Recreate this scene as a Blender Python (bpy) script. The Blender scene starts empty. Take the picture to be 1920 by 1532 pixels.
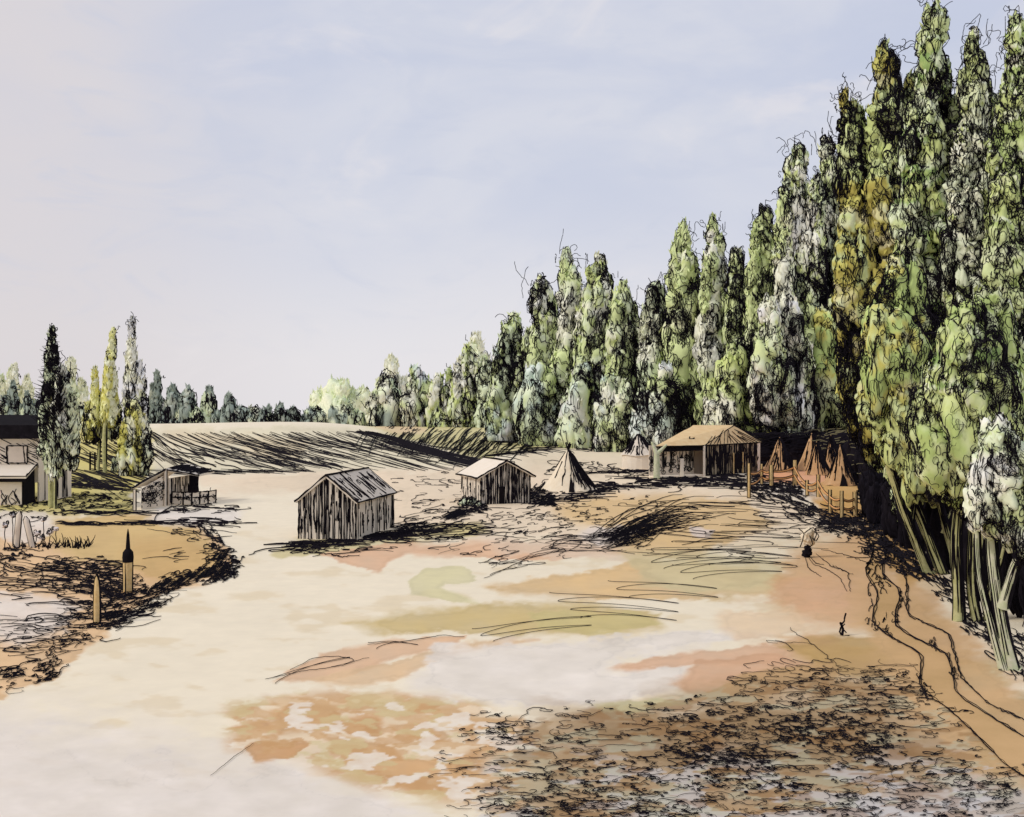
import bpy, math, random
import numpy as np

SC = bpy.context.scene
COL = SC.collection
rad = math.radians

# ------------------------------------------------------------------ camera, sky, sun, exposure
F, EYE, HZ, CX = 2059.0, 5.5, 752.0, 960.0        # focal length in photo pixels, eye height, horizon row
cam = bpy.data.cameras.new('camera')
cam.sensor_width = 36.0
cam.sensor_fit = 'HORIZONTAL'
cam.lens = 36.0 * F / 1920.0
cam.shift_y = -(766.0 - HZ) / 1920.0
cam.clip_start, cam.clip_end = 0.5, 6000.0
co = bpy.data.objects.new('camera', cam)
COL.objects.link(co)
co.location = (0, 0, EYE)
co.rotation_euler = (rad(90), 0, 0)
SC.camera = co

SUN_EL, SUN_AZ = 40.0, 250.0                       # compass degrees: the sun stands left and a little behind the camera
world = bpy.data.worlds.new('World')
SC.world = world
world.use_nodes = True
wn, wl = world.node_tree.nodes, world.node_tree.links
wn.clear()


def srgb(r, g, b):
    f = lambda c: (c / 255 / 12.92) if c / 255 <= 0.04045 else ((c / 255 + 0.055) / 1.055) ** 2.4
    return (f(r), f(g), f(b))


def wnode(t, **kw):
    n = wn.new(t)
    for k, v in kw.items():
        setattr(n, k, v)
    return n


w_out = wnode('ShaderNodeOutputWorld')
w_bg = wnode('ShaderNodeBackground')
W_STR = 0.1
w_bg.inputs['Strength'].default_value = W_STR
w_sky = wnode('ShaderNodeTexSky', sky_type='NISHITA')
w_sky.sun_disc = False
w_sky.sun_elevation = rad(SUN_EL)
w_sky.sun_rotation = rad(SUN_AZ)
w_sky.dust_density = 2.0
w_tc = wnode('ShaderNodeTexCoord')


def wnoise(scale, det, vscale, off=(0, 0, 0), dist=0.0):
    mp = wnode('ShaderNodeMapping')
    mp.inputs['Scale'].default_value = vscale
    mp.inputs['Location'].default_value = off
    wl.new(w_tc.outputs['Generated'], mp.inputs['Vector'])
    nz = wnode('ShaderNodeTexNoise')
    nz.inputs['Scale'].default_value = scale
    nz.inputs['Detail'].default_value = det
    nz.inputs['Roughness'].default_value = 0.55
    nz.inputs['Distortion'].default_value = dist
    wl.new(mp.outputs['Vector'], nz.inputs['Vector'])
    return nz.outputs['Fac']


def wmap(val, a, b, c=0.0, d=1.0, smooth=True):
    m = wnode('ShaderNodeMapRange')
    m.interpolation_type = 'SMOOTHSTEP' if smooth else 'LINEAR'
    for i, v in zip(('From Min', 'From Max', 'To Min', 'To Max'), (a, b, c, d)):
        m.inputs[i].default_value = v
    wl.new(val, m.inputs['Value'])
    return m.outputs['Result']


def wmath(op, a, b):
    m = wnode('ShaderNodeMath', operation=op)
    for i, v in enumerate((a, b)):
        if isinstance(v, (int, float)):
            m.inputs[i].default_value = v
        else:
            wl.new(v, m.inputs[i])
    return m.outputs[0]


def wmix(fac, a, b):
    m = wnode('ShaderNodeMix', data_type='RGBA')
    if isinstance(fac, (int, float)):
        m.inputs[0].default_value = fac
    else:
        wl.new(fac, m.inputs[0])
    for i, v in ((6, a), (7, b)):
        if isinstance(v, tuple):
            m.inputs[i].default_value = (*[c / W_STR for c in v], 1)
        else:
            wl.new(v, m.inputs[i])
    return m.outputs[2]


w_sep = wnode('ShaderNodeSeparateXYZ')
wl.new(w_tc.outputs['Generated'], w_sep.inputs[0])
upz, dirx = w_sep.outputs['Z'], w_sep.outputs['X']
cloud = wmix(wmap(upz, 0.0, 0.22), srgb(222, 219, 222), srgb(207, 209, 219))
cloud = wmix(wmath('MULTIPLY', wmap(dirx, -0.12, -0.42), 0.9), cloud, srgb(211, 205, 207))
blue = wmath('MULTIPLY', wmap(wnoise(3.2, 5, (1, 1, 2.6), (0.3, 0, 0.25), 0.6), 0.32, 0.68), wmap(upz, 0.03, 0.27))
blue = wmath('MULTIPLY', blue, wmap(dirx, -0.47, -0.12, 0.3, 1.0))
cloud = wmix(wmath('MULTIPLY', blue, 0.72), cloud, srgb(184, 192, 214))
streak = wmath('MULTIPLY', wmap(wnoise(9.0, 8, (0.9, 1, 2.2), (2.1, 0, 0.7), 1.6), 0.48, 0.70), wmap(upz, 0.02, 0.12))
cloud = wmix(wmath('MULTIPLY', streak, 0.35), cloud, srgb(190, 196, 214))
wisp = wmap(wnoise(5.0, 7, (1, 1, 2.0), (5.2, 0, 1.7), 0.8), 0.56, 0.72)
cloud = wmix(wmath('MULTIPLY', wisp, 0.5), cloud, srgb(226, 221, 222))
final = wmix(0.96, w_sky.outputs[0], cloud)
wl.new(final, w_bg.inputs['Color'])
wl.new(w_bg.outputs[0], w_out.inputs['Surface'])

sun = bpy.data.lights.new('sun', 'SUN')
sun.energy = 1.3
sun.angle = rad(10)
sun.color = (1.0, 0.95, 0.86)
so = bpy.data.objects.new('sun', sun)
COL.objects.link(so)
so.rotation_euler = (rad(90 - SUN_EL), 0, rad(180 - SUN_AZ))   # +y is north, compass azimuth clockwise

SC.view_settings.view_transform = 'Standard'
SC.view_settings.look = 'None'
SC.view_settings.exposure = 0.16
SC.view_settings.gamma = 1.0
SC.view_settings.use_curve_mapping = False
SC.render.engine = 'CYCLES'
SC.cycles.max_bounces = 8
SC.cycles.diffuse_bounces = 7


# ------------------------------------------------------------------ materials
def noisy_mat(name, col, var=0.12, scale=3.0, rough=0.95, attr=None, col2=None, spec=0.05, bump=0.0):
    m = bpy.data.materials.new(name)
    m.use_nodes = True
    nt = m.node_tree
    b = nt.nodes['Principled BSDF']
    b.inputs['Roughness'].default_value = rough
    b.inputs['Specular IOR Level'].default_value = spec
    tc = nt.nodes.new('ShaderNodeTexCoord')
    nz = nt.nodes.new('ShaderNodeTexNoise')
    nz.inputs['Scale'].default_value = scale
    nz.inputs['Detail'].default_value = 6
    nz.inputs['Roughness'].default_value = 0.6
    nt.links.new(tc.outputs['Object'], nz.inputs['Vector'])
    mr = nt.nodes.new('ShaderNodeMapRange')
    mr.inputs['From Min'].default_value = 0.3
    mr.inputs['From Max'].default_value = 0.7
    nt.links.new(nz.outputs['Fac'], mr.inputs['Value'])
    if attr:
        a = nt.nodes.new('ShaderNodeAttribute')
        a.attribute_name = attr
        mr.inputs['To Min'].default_value = 1 - var
        mr.inputs['To Max'].default_value = 1 + var
        vm = nt.nodes.new('ShaderNodeVectorMath')
        vm.operation = 'SCALE'
        nt.links.new(a.outputs['Color'], vm.inputs[0])
        nt.links.new(mr.outputs['Result'], vm.inputs['Scale'])
        nt.links.new(vm.outputs[0], b.inputs['Base Color'])
    else:
        c2 = col2 or tuple(min(1, c * (1 + var)) for c in col)
        c1 = tuple(c * (1 - var) for c in col) if not col2 else col
        mx = nt.nodes.new('ShaderNodeMix')
        mx.data_type = 'RGBA'
        nt.links.new(mr.outputs['Result'], mx.inputs[0])
        mx.inputs[6].default_value = (*c1, 1)
        mx.inputs[7].default_value = (*c2, 1)
        nt.links.new(mx.outputs[2], b.inputs['Base Color'])
    if bump:
        bp = nt.nodes.new('ShaderNodeBump')
        bp.inputs['Strength'].default_value = bump
        nt.links.new(nz.outputs['Fac'], bp.inputs['Height'])
        nt.links.new(bp.outputs[0], b.inputs['Normal'])
    return m


M = dict(
    ground=noisy_mat('sand_and_soil', None, 0.035, 1.6, attr='wash'),
    leaf=noisy_mat('leaf_green', None, 0.10, 1.2, attr='wash'),
    ink=noisy_mat('ink_line_and_shade', (0.011, 0.009, 0.013), 0.35, 5.0),  # black of twigs, seams and the strokes that draw shade
    bark=noisy_mat('pale_bark', srgb(200, 196, 150), 0.15, 6.0, col2=srgb(165, 165, 110)),
    barkw=noisy_mat('white_bark', srgb(215, 210, 190), 0.15, 6.0, col2=srgb(180, 190, 145)),
    board=noisy_mat('weathered_board', srgb(216, 205, 190), 0.1, 5.0, col2=srgb(228, 216, 200)),
    roofpale=noisy_mat('pale_roof', srgb(233, 206, 160), 0.1, 2.0, col2=srgb(222, 188, 140)),
    cream=noisy_mat('cream_plaster', srgb(236, 222, 202), 0.1, 2.0, col2=srgb(240, 228, 212)),
    post=noisy_mat('sun_bleached_wood', srgb(224, 198, 148), 0.15, 9.0, col2=srgb(206, 172, 114)),
    dark=noisy_mat('dark_stained_wood', (0.010, 0.008, 0.010), 0.4, 4.0),
    canvas=noisy_mat('cream_canvas', srgb(240, 226, 202), 0.1, 3.0, col2=srgb(232, 214, 186)),
    orange=noisy_mat('orange_canvas', srgb(210, 172, 132), 0.12, 3.0, col2=srgb(190, 150, 106)),
    rope=noisy_mat('ochre_rail', srgb(220, 165, 110), 0.15, 8.0),
)


# ------------------------------------------------------------------ mesh helpers
class MB:
    """collects pieces and links them as one mesh object"""

    def __init__(self):
        self.v, self.f, self.m, self.c, self.n, self.s = [], [], [], [], 0, []

    def add(self, V, Fc, mat=0, col=None, smooth=False):
        V = np.asarray(V, float).reshape(-1, 3)
        self.v.append(V)
        Fc = np.asarray(Fc, int)
        self.f.append((Fc + self.n))
        self.m.append(np.full(len(Fc), mat))
        self.s.append(np.full(len(Fc), smooth))
        if col is None:
            col = np.full((len(V), 3), 0.5)
        self.c.append(np.broadcast_to(np.asarray(col, float), (len(V), 3)))
        self.n += len(V)

    def extrude(self, pts, vec, mat=0):
        """a flat outline given the thickness vec"""
        P = np.asarray(pts, float)
        k = len(P)
        V = np.vstack([P, P + np.asarray(vec, float)])
        o = self.n
        self.v.append(V)
        self.c.append(np.full((2 * k, 3), 0.5))
        self.n += 2 * k
        for fc in [list(range(k))[::-1], [k + i for i in range(k)]] + [[i, (i + 1) % k, k + (i + 1) % k, k + i] for i in range(k)]:
            self.f.append(np.array([[o + q for q in fc]]))
            self.m.append(np.array([mat]))
            self.s.append(np.array([False]))

    def box(self, x0, x1, y0, y1, z0, z1, mat=0):
        self.extrude([(x0, y0, z0), (x1, y0, z0), (x1, y1, z0), (x0, y1, z0)], (0, 0, z1 - z0), mat)

    def tubes(self, P, R, mat=0, sides=3):
        """P (n,k,3) paths, R (n,k) radii"""
        P = np.asarray(P, float)
        if P.ndim == 2:
            P = P[None]
        n, k, _ = P.shape
        R = np.broadcast_to(np.asarray(R, float), (n, k))
        T = np.gradient(P, axis=1)
        T /= np.linalg.norm(T, axis=2, keepdims=True) + 1e-9
        up = np.where(np.abs(T[..., 2:3]) > 0.9, np.array([1.0, 0, 0]), np.array([0, 0, 1.0]))
        A = np.cross(T, up)
        A /= np.linalg.norm(A, axis=2, keepdims=True) + 1e-9
        B = np.cross(T, A)
        ang = np.arange(sides) * 2 * np.pi / sides + 0.5
        V = P[:, :, None] + R[:, :, None, None] * (np.cos(ang)[None, None, :, None] * A[:, :, None] + np.sin(ang)[None, None, :, None] * B[:, :, None])
        idx = np.arange(n * k * sides).reshape(n, k, sides)
        a, b = idx[:, :-1], idx[:, 1:]
        Fc = np.stack([a, np.roll(a, -1, 2), np.roll(b, -1, 2), b], -1).reshape(-1, 4)
        self.add(V, Fc, mat, smooth=sides > 4)

    def merge(self, other, mat):
        for v, f, m, c, s_ in zip(other.v, other.f, other.m, other.c, other.s):
            self.v.append(v); self.c.append(c); self.m.append(np.full(len(m), mat)); self.s.append(s_); self.f.append(f + self.n)
        self.n += other.n

    def build(self, name, mats, parent=None, col_attr=False, origin=(0, 0, 0)):
        me = bpy.data.meshes.new(name)
        V = np.vstack(self.v) - np.asarray(origin, float)
        cnt = np.concatenate([np.full(len(f), f.shape[1]) for f in self.f])
        loops = np.concatenate([f.ravel() for f in self.f])
        me.vertices.add(len(V))
        me.vertices.foreach_set('co', V.ravel().astype(np.float32))
        me.loops.add(len(loops))
        me.loops.foreach_set('vertex_index', loops.astype(np.int32))
        me.polygons.add(len(cnt))
        st = np.concatenate([[0], np.cumsum(cnt)[:-1]])
        me.polygons.foreach_set('loop_start', st.astype(np.int32))
        me.polygons.foreach_set('loop_total', cnt.astype(np.int32))
        for m_ in (mats if isinstance(mats, (list, tuple)) else [mats]):
            me.materials.append(m_)
        me.polygons.foreach_set('material_index', np.concatenate(self.m).astype(np.int32))
        me.polygons.foreach_set('use_smooth', np.concatenate(self.s).astype(bool))
        if col_attr:
            at = me.color_attributes.new('wash', 'FLOAT_COLOR', 'POINT')
            C = np.vstack(self.c)
            at.data.foreach_set('color', np.hstack([C, np.ones((len(C), 1))]).ravel().astype(np.float32))
        me.update(calc_edges=True)
        me.validate()
        o = bpy.data.objects.new(name, me)
        COL.objects.link(o)
        if parent is not None:
            o.parent = parent
        return o


def tag(o, label=None, cat=None, group=None, kind=None):
    for k, v in (('label', label), ('category', cat), ('group', group), ('kind', kind)):
        if v:
            o[k] = v
    return o


def thing(name, label, cat, loc, group=None):
    o = bpy.data.objects.new(name, None)
    COL.objects.link(o)
    o.location = loc
    o.empty_display_size = 0.3
    return tag(o, label, cat, group)


# ------------------------------------------------------------------ noise and terrain
_tab = np.random.default_rng(5).random((256, 256))


def vnoise(x, y, seed=0):
    x = x + seed * 17.31
    y = y + seed * 9.77
    xi, yi = np.floor(x).astype(int), np.floor(y).astype(int)
    fx, fy = x - xi, y - yi
    fx, fy = fx * fx * (3 - 2 * fx), fy * fy * (3 - 2 * fy)
    g = lambda i, j: _tab[i & 255, j & 255]
    return (g(xi, yi) * (1 - fx) + g(xi + 1, yi) * fx) * (1 - fy) + (g(xi, yi + 1) * (1 - fx) + g(xi + 1, yi + 1) * fx) * fy


def fbm(x, y, seed=0, octs=4):
    s, a, t = 0, 0.5, 0
    for o in range(octs):
        s = s + a * vnoise(x * 2 ** o, y * 2 ** o, seed + o)
        t += a
        a *= 0.55
    return s / t


def sm(x, a, b):
    t = np.clip((x - a) / (b - a), 0, 1)
    return t * t * (3 - 2 * t)


def terrain(x, y):
    x, y = np.asarray(x, float), np.asarray(y, float)
    hill = (2.15 + .3 * np.exp(-((x + 34) / 12.0) ** 2)) * sm(y, 84, 150) * (1 - sm(y, 160, 200)) * (1 - sm(x, -30, -1.5))
    swell = 0.35 * np.exp(-((x - 6) / 5.0) ** 2 - ((y - 47) / 6.0) ** 2)
    fall = np.where(y > 262, (y - 262) * 0.055, 0)
    return hill + swell - fall


def gp(px, py):
    """point of the ground seen at photo pixel (px, py)"""
    px, py = np.asarray(px, float), np.asarray(py, float)
    d = np.clip(EYE * F / np.maximum(py - HZ, 8), 5, 300)
    for _ in range(12):
        z = terrain((px - CX) / F * d, d)
        d = 0.5 * d + 0.5 * np.clip((EYE - z) * F / np.maximum(py - HZ, 8), 5, 300)
    x = (px - CX) / F * d
    return np.stack([x, d, terrain(x, d)], -1)


def at(px, py, d):
    """point at distance d on the sight line of photo pixel (px, py)"""
    px, py, d = np.broadcast_arrays(np.asarray(px, float), np.asarray(py, float), np.asarray(d, float))
    return np.stack([(px - CX) / F * d, d, EYE - (py - HZ) / F * d], -1)


# ------------------------------------------------------------------ ground sheet with its patches of soil, sand and grass
PAPER = srgb(241, 228, 202)
PATCH = [  # outline in photo pixels, colour, edge softness, strength
    ([(300, 885), (880, 872), (1250, 880), (1420, 900), (1520, 960), (1560, 1010), (1300, 1030), (1000, 1020), (740, 1010), (720, 960), (560, 925), (420, 930)], (231, 207, 176), 26, .75),
    ([(0, 1330), (600, 1430), (800, 1532), (800, 1640), (-300, 1640), (-300, 1330)], (228, 219, 210), 60, .8),
    ([(280, 800), (650, 797), (780, 828), (905, 862), (820, 878), (600, 882), (430, 888), (280, 890)], (230, 220, 188), 6, .9),
    ([(300, 800), (430, 805), (600, 830), (560, 860), (420, 840), (300, 830)], (216, 196, 158), 14, .6),
    ([(670, 795), (980, 795), (1060, 830), (1000, 848), (900, 862), (790, 832)], (204, 194, 135), 6, .9),
    ([(690, 797), (760, 797), (800, 806), (740, 812)], (232, 200, 160), 5, .8),
    ([(-60, 805), (295, 803), (285, 880), (250, 912), (252, 962), (90, 968), (-60, 960)], (203, 188, 98), 6, .9),
    ([(950, 840), (1240, 850), (1240, 905), (1130, 915), (990, 880)], (230, 212, 182), 12, .8),
    ([(84, 990), (120, 975), (290, 965), (400, 1000), (440, 1048), (425, 1076), (330, 1110), (240, 1152), (150, 1230), (100, 1278), (0, 1308), (-200, 1340), (-200, 1010)], (226, 186, 138), 7, 1.),
    ([(100, 966), (300, 970), (395, 1010), (410, 1062), (330, 1092), (240, 1060), (150, 1052), (80, 1010)], (208, 176, 112), 10, .85),
    ([(240, 1010), (330, 1000), (400, 1030), (395, 1075), (300, 1095), (250, 1075)], (198, 156, 96), 14, .6),
    ([(-60, 1105), (60, 1108), (150, 1140), (120, 1180), (40, 1205), (-60, 1200)], (230, 217, 203), 16, .9),
    ([(-60, 960), (90, 955), (100, 1000), (60, 1020), (-60, 1010)], (230, 217, 203), 10, .8),
    ([(282, 975), (300, 955), (440, 950), (455, 968), (430, 980), (300, 985)], (234, 224, 212), 5, .9),
    ([(560, 1015), (680, 1012), (790, 990), (900, 985), (920, 998), (820, 1012), (700, 1022), (640, 1040), (520, 1050), (505, 1040)], (200, 184, 112), 8, .7),
    ([(600, 1040), (720, 1022), (900, 1016), (1060, 1016), (1180, 1036), (1000, 1052), (760, 1044), (735, 1050), (712, 1076), (650, 1062)], (224, 178, 140), 5, .9),
    ([(900, 1004), (960, 1012), (1060, 1000), (1200, 1020), (1300, 1010), (1240, 1045), (1150, 1052), (950, 1040)], (230, 205, 178), 10, .7),
    ([(1030, 940), (1250, 925), (1400, 935), (1450, 980), (1300, 1050), (1200, 1050), (1130, 1000), (1040, 970)], (215, 176, 112), 12, .75),
    ([(1100, 985), (1190, 990), (1180, 1012), (1120, 1020), (1080, 1005)], (226, 214, 204), 6, .8),
    ([(755, 1088), (800, 1066), (870, 1062), (902, 1090), (880, 1098), (832, 1090), (822, 1104), (880, 1120), (912, 1137), (838, 1130), (772, 1112)], (212, 204, 152), 4, .75),
    ([(900, 1100), (1000, 1082), (1220, 1050), (1400, 1060), (1490, 1085), (1440, 1120), (1240, 1128), (1050, 1122), (960, 1112)], (220, 184, 130), 7, .9),
    ([(1180, 1040), (1330, 1030), (1480, 1060), (1460, 1110), (1300, 1120), (1200, 1090)], (205, 192, 146), 10, .75),
    ([(640, 1168), (780, 1140), (880, 1130), (1100, 1132), (1240, 1150), (1238, 1178), (1100, 1192), (960, 1196), (820, 1186), (720, 1190)], (202, 176, 112), 8, .85),
    ([(1000, 1150), (1200, 1150), (1240, 1170), (1100, 1190), (1010, 1180)], (203, 190, 124), 8, .6),
    ([(512, 1276), (600, 1226), (720, 1200), (880, 1190), (860, 1204), (720, 1244), (610, 1278)], (224, 180, 140), 4, .9),
    ([(570, 1275), (690, 1252), (780, 1228), (890, 1200), (1060, 1194), (990, 1206), (880, 1226), (770, 1262), (740, 1282), (670, 1290)], (226, 190, 146), 5, .9),
    ([(440, 1345), (560, 1300), (900, 1310), (960, 1390), (960, 1532), (820, 1500), (700, 1478), (560, 1425), (440, 1400)], (228, 200, 162), 18, .75),
    ([(500, 1310), (620, 1298), (770, 1294), (785, 1318), (905, 1338), (870, 1350), (730, 1330), (540, 1334)], (222, 186, 140), 6, .8),
    ([(385, 1370), (500, 1344), (528, 1374), (430, 1372)], (203, 152, 100), 4, .9),
    ([(508, 1336), (570, 1316), (636, 1324), (634, 1364), (570, 1368), (520, 1380)], (203, 156, 104), 5, .9),
    ([(636, 1352), (700, 1334), (722, 1346), (716, 1386), (650, 1376)], (200, 150, 98), 4, .9),
    ([(458, 1400), (500, 1386), (582, 1394), (540, 1424), (480, 1428)], (200, 150, 100), 4, .9),
    ([(600, 1376), (720, 1388), (760, 1420), (880, 1425), (900, 1450), (870, 1482), (790, 1492), (710, 1464), (650, 1434)], (208, 162, 110), 6, .9),
    ([(720, 1362), (800, 1352), (850, 1382), (810, 1392)], (206, 160, 110), 5, .8),
    ([(880, 1350), (980, 1345), (1000, 1375), (900, 1380)], (206, 162, 110), 6, .8),
    ([(850, 1415), (900, 1405), (905, 1440), (860, 1450)], (196, 150, 100), 5, .8),
    ([(820, 1210), (1100, 1200), (1300, 1185), (1440, 1190), (1160, 1235), (1150, 1262), (1300, 1236), (1272, 1290), (1120, 1330), (900, 1322), (760, 1296)], (234, 225, 213), 14, .9),
    ([(1440, 1085), (1520, 1010), (1640, 985), (1730, 1070), (1800, 1180), (1880, 1235), (1950, 1330), (1750, 1300), (1450, 1270), (1430, 1215), (1500, 1190), (1680, 1195), (1500, 1165), (1440, 1130)], (208, 160, 108), 34, .8),
    ([(1440, 1092), (1540, 1072), (1650, 1100), (1640, 1150), (1520, 1145), (1450, 1125)], (218, 168, 130), 40, .6),
    ([(1330, 1150), (1480, 1140), (1520, 1185), (1380, 1200)], (232, 200, 160), 10, .7),
    ([(1140, 1252), (1300, 1224), (1490, 1200), (1600, 1195), (1440, 1246), (1320, 1242), (1180, 1256)], (218, 174, 138), 5, .9),
    ([(1268, 1280), (1306, 1242), (1450, 1228), (1560, 1250), (1400, 1300), (1290, 1304)], (212, 164, 126), 5, .9),
    ([(1446, 1210), (1590, 1188), (1740, 1205), (1850, 1250), (1720, 1280), (1580, 1268), (1510, 1238)], (182, 146, 84), 5, .85),
    ([(1280, 1318), (1420, 1255), (1560, 1240), (1580, 1275), (1420, 1300)], (192, 152, 98), 6, .8),
    ([(1040, 1330), (1250, 1312), (1420, 1282), (1700, 1250), (1860, 1330), (1950, 1430), (2200, 1640), (1000, 1640), (930, 1480), (980, 1420), (960, 1385)], (164, 132, 92), 40, .92),
    ([(1100, 1352), (1380, 1330), (1640, 1340), (1760, 1420), (1600, 1470), (1240, 1440), (1100, 1400)], (134, 106, 70), 44, .75),
    ([(1100, 1320), (1240, 1308), (1300, 1320), (1180, 1335)], (196, 186, 138), 8, .8),
    ([(1780, 1330), (1950, 1290), (2200, 1400), (2200, 1640), (1880, 1640), (1850, 1440)], (150, 132, 86), 10, .9),
    ([(1700, 1460), (2000, 1440), (2100, 1640), (1600, 1640), (1560, 1520)], (196, 188, 182), 10, .75),
    ([(1796, 1250), (1860, 1240), (1900, 1290), (1810, 1290)], (208, 200, 160), 5, .8),
    ([(1620, 905), (1660, 905), (1760, 1080), (1700, 1100), (1620, 1000)], (196, 150, 84), 8, .9),
    ([(1405, 878), (1560, 872), (1610, 905), (1500, 912), (1420, 900)], (228, 158, 112), 5, .95),
    ([(1500, 905), (1600, 898), (1640, 975), (1560, 985), (1530, 945)], (208, 158, 84), 6, .95),
    ([(1420, 905), (1500, 910), (1545, 930), (1500, 940), (1430, 930)], (228, 216, 200), 6, .8),
    ([(1290, 985), (1345, 992), (1335, 1010), (1292, 1008)], (232, 215, 204), 3, .9),
    ([(1600, 1090), (1700, 1100), (1800, 1190), (1990, 1380), (2040, 1520), (1860, 1470), (1690, 1320), (1620, 1190)], (202, 162, 112), 34, .85),
    ([(1640, 1140), (1700, 1150), (1690, 1175), (1640, 1165)], (214, 172, 122), 8, .7),
]


def sdf(px, py, poly):
    """signed distance to an outline, positive inside"""
    P = np.array(poly, float)
    d = np.full(px.shape, 1e9)
    ins = np.zeros(px.shape, bool)
    for i in range(len(P)):
        a, b = P[i], P[(i + 1) % len(P)]
        e = b - a
        t = np.clip(((px - a[0]) * e[0] + (py - a[1]) * e[1]) / (e @ e), 0, 1)
        d = np.minimum(d, np.hypot(px - a[0] - t * e[0], (py - a[1] - t * e[1]) * 1.6))
        c = (a[1] > py) != (b[1] > py)
        if abs(e[1]) > 1e-9:
            ins ^= c & (px < (py - a[1]) / e[1] * e[0] + a[0])
    return np.where(ins, d, -d)


def make_ground():
    cols = np.concatenate([np.linspace(-2600, -120, 40), np.arange(-110, 2040, 3.0), np.linspace(2050, 4600, 40)])
    rows = np.concatenate([[758, 762, 766, 770, 774, 777], np.arange(780, 1660, 2.0)])
    dist = np.concatenate([EYE * F / (rows - HZ), [11, 9, 6, 2, -4, -12, -30]])
    PXg, Dg = np.meshgrid(cols, dist)
    X = (PXg - CX) / F * np.maximum(Dg, 13)
    Z = terrain(X, Dg)
    px = PXg
    py = HZ + (EYE - Z) * F / np.maximum(Dg, 12)
    C = np.empty(px.shape + (3,))
    C[:] = PAPER
    tone = fbm(px / 160, py / 70, 3) - 0.5
    C *= (1 + 0.10 * tone)[..., None]
    grain = fbm(px / 60, py / 16, 31) - 0.5
    # dry-brushed ochre bloom over the pale sand
    bl = sm(fbm(px / 90, py / 22, 12), 0.56, 0.70) * sm(py, 900, 1050) * 0.45
    C = C * (1 - bl[..., None]) + np.array(srgb(222, 200, 160)) * bl[..., None]
    wob = (fbm(px / 60, py / 20, 7) - 0.5) * 44 + (fbm(px / 17, py / 6, 9) - 0.5) * 20
    for i, (poly, c, soft, st) in enumerate(PATCH):
        P = np.array(poly)
        s = (px > P[:, 0].min() - 90) & (px < P[:, 0].max() + 90) & (py > P[:, 1].min() - 60) & (py < P[:, 1].max() + 60)
        if not s.any():
            continue
        sd = sdf(px[s], py[s], poly) + wob[s] * np.clip(0.35 + soft / 16, .45, 1.4)
        soft = soft * (1.2 + 4.0 * sm(fbm(px[s] / 110, py[s] / 36, 90 + i), .42, .66))
        a = sm(sd, -soft * 0.5, soft * 0.5) * st
        pool = fbm(px[s] / 70, py[s] / 28, 40 + i) - 0.5
        rim = np.exp(-((sd - soft * 0.5 - 2) / 4.5) ** 2) * 0.08
        c = [.86 * u + .14 * w for u, w in zip(c, (236, 220, 200))]
        cc = np.array(srgb(*c))[None] * (1 + 0.26 * pool + 0.12 * grain[s] - rim)[:, None]
        a = np.clip(a * (1 + 0.35 * pool), 0, 1)[:, None]
        C[s] = C[s] * (1 - a) + cc * a
    # ochre dabs brushed over the near sand
    nb_ = sm(sdf(px, py, [(430, 1320), (620, 1295), (900, 1320), (1010, 1400), (980, 1532), (860, 1505), (700, 1478), (560, 1425), (430, 1400)]), -30, 25)
    for sd_, th_, cc_, st_ in ((111, .545, (210, 170, 122), .7), (117, .57, (202, 156, 106), .6), (123, .57, (212, 196, 146), .55), (129, .60, (238, 226, 208), .8)):
        w_ = sm(fbm(px / 62, py / 19, sd_), th_ - .012, th_ + .04) * nb_ * st_ * (.6 + .8 * fbm(px / 25, py / 9, sd_ + 1))
        w_ = np.clip(w_, 0, 1)
        C = C * (1 - w_[..., None]) + np.array(srgb(*cc_)) * w_[..., None]
    # broken dabs among the dry leaves at the lower right
    br = sm(sdf(px, py, [(1000, 1345), (1400, 1280), (1720, 1260), (1860, 1340), (2000, 1640), (880, 1640), (900, 1440)]), -10, 20)
    w1 = sm(fbm(px / 75, py / 17, 61), 0.535, 0.56) * br * sm(py, 1380, 1460) * 0.6
    C = C * (1 - w1[..., None]) + np.array(srgb(206, 204, 202)) * w1[..., None]
    w2 = sm(fbm(px / 60, py / 15, 67), 0.545, 0.60) * br * 0.42
    C = C * (1 - w2[..., None]) + np.array(srgb(186, 186, 158)) * w2[..., None]
    w3 = sm(fbm(px / 66, py / 15, 71), 0.56, 0.62) * br * 0.45
    C = C * (1 - w3[..., None]) + np.array(srgb(140, 98, 54)) * w3[..., None]
    V = np.stack([X, Dg, Z], -1)
    n, k = px.shape
    idx = np.arange(n * k).reshape(n, k)
    Fc = np.stack([idx[1:, :-1], idx[1:, 1:], idx[:-1, 1:], idx[:-1, :-1]], -1).reshape(-1, 4)
    mb = MB()
    mb.add(V, Fc, 0, np.clip(C, 0, 1).reshape(-1, 3), smooth=True)
    o = mb.build('ground', M['ground'], col_attr=True)
    tag(o, 'pale sandy ground with ochre soil patches and rolling fields', None, None, 'structure')


make_ground()


# ------------------------------------------------------------------ tangles of stalks and strokes of drawn shade lying on the ground
def ground_tubes(mb, px, py, rpx, lift=0.012, mat=0, taper=True):
    """px, py (n,k) paths followed along the ground"""
    P = gp(px, py)
    r = np.broadcast_to(rpx, px.shape[:1])[:, None] * P[..., 1] / F * .74
    if taper:
        k = px.shape[1]
        t = np.linspace(0, 1, k)
        r = r * (0.55 + 0.45 * np.sin(np.pi * np.clip(t, .08, .92)))[None]
    P[..., 2] += lift + r
    mb.tubes(P, r, mat)


def inside_pts(poly, n, rng):
    P = np.array(poly, float)
    out = np.zeros((0, 2))
    while len(out) < n:
        q = P.min(0) + rng.random((n * 3, 2)) * np.ptp(P, axis=0)
        out = np.vstack([out, q[sdf(q[:, 0], q[:, 1], poly) > 0]])
    return out[:n]


DENS = .7


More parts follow.
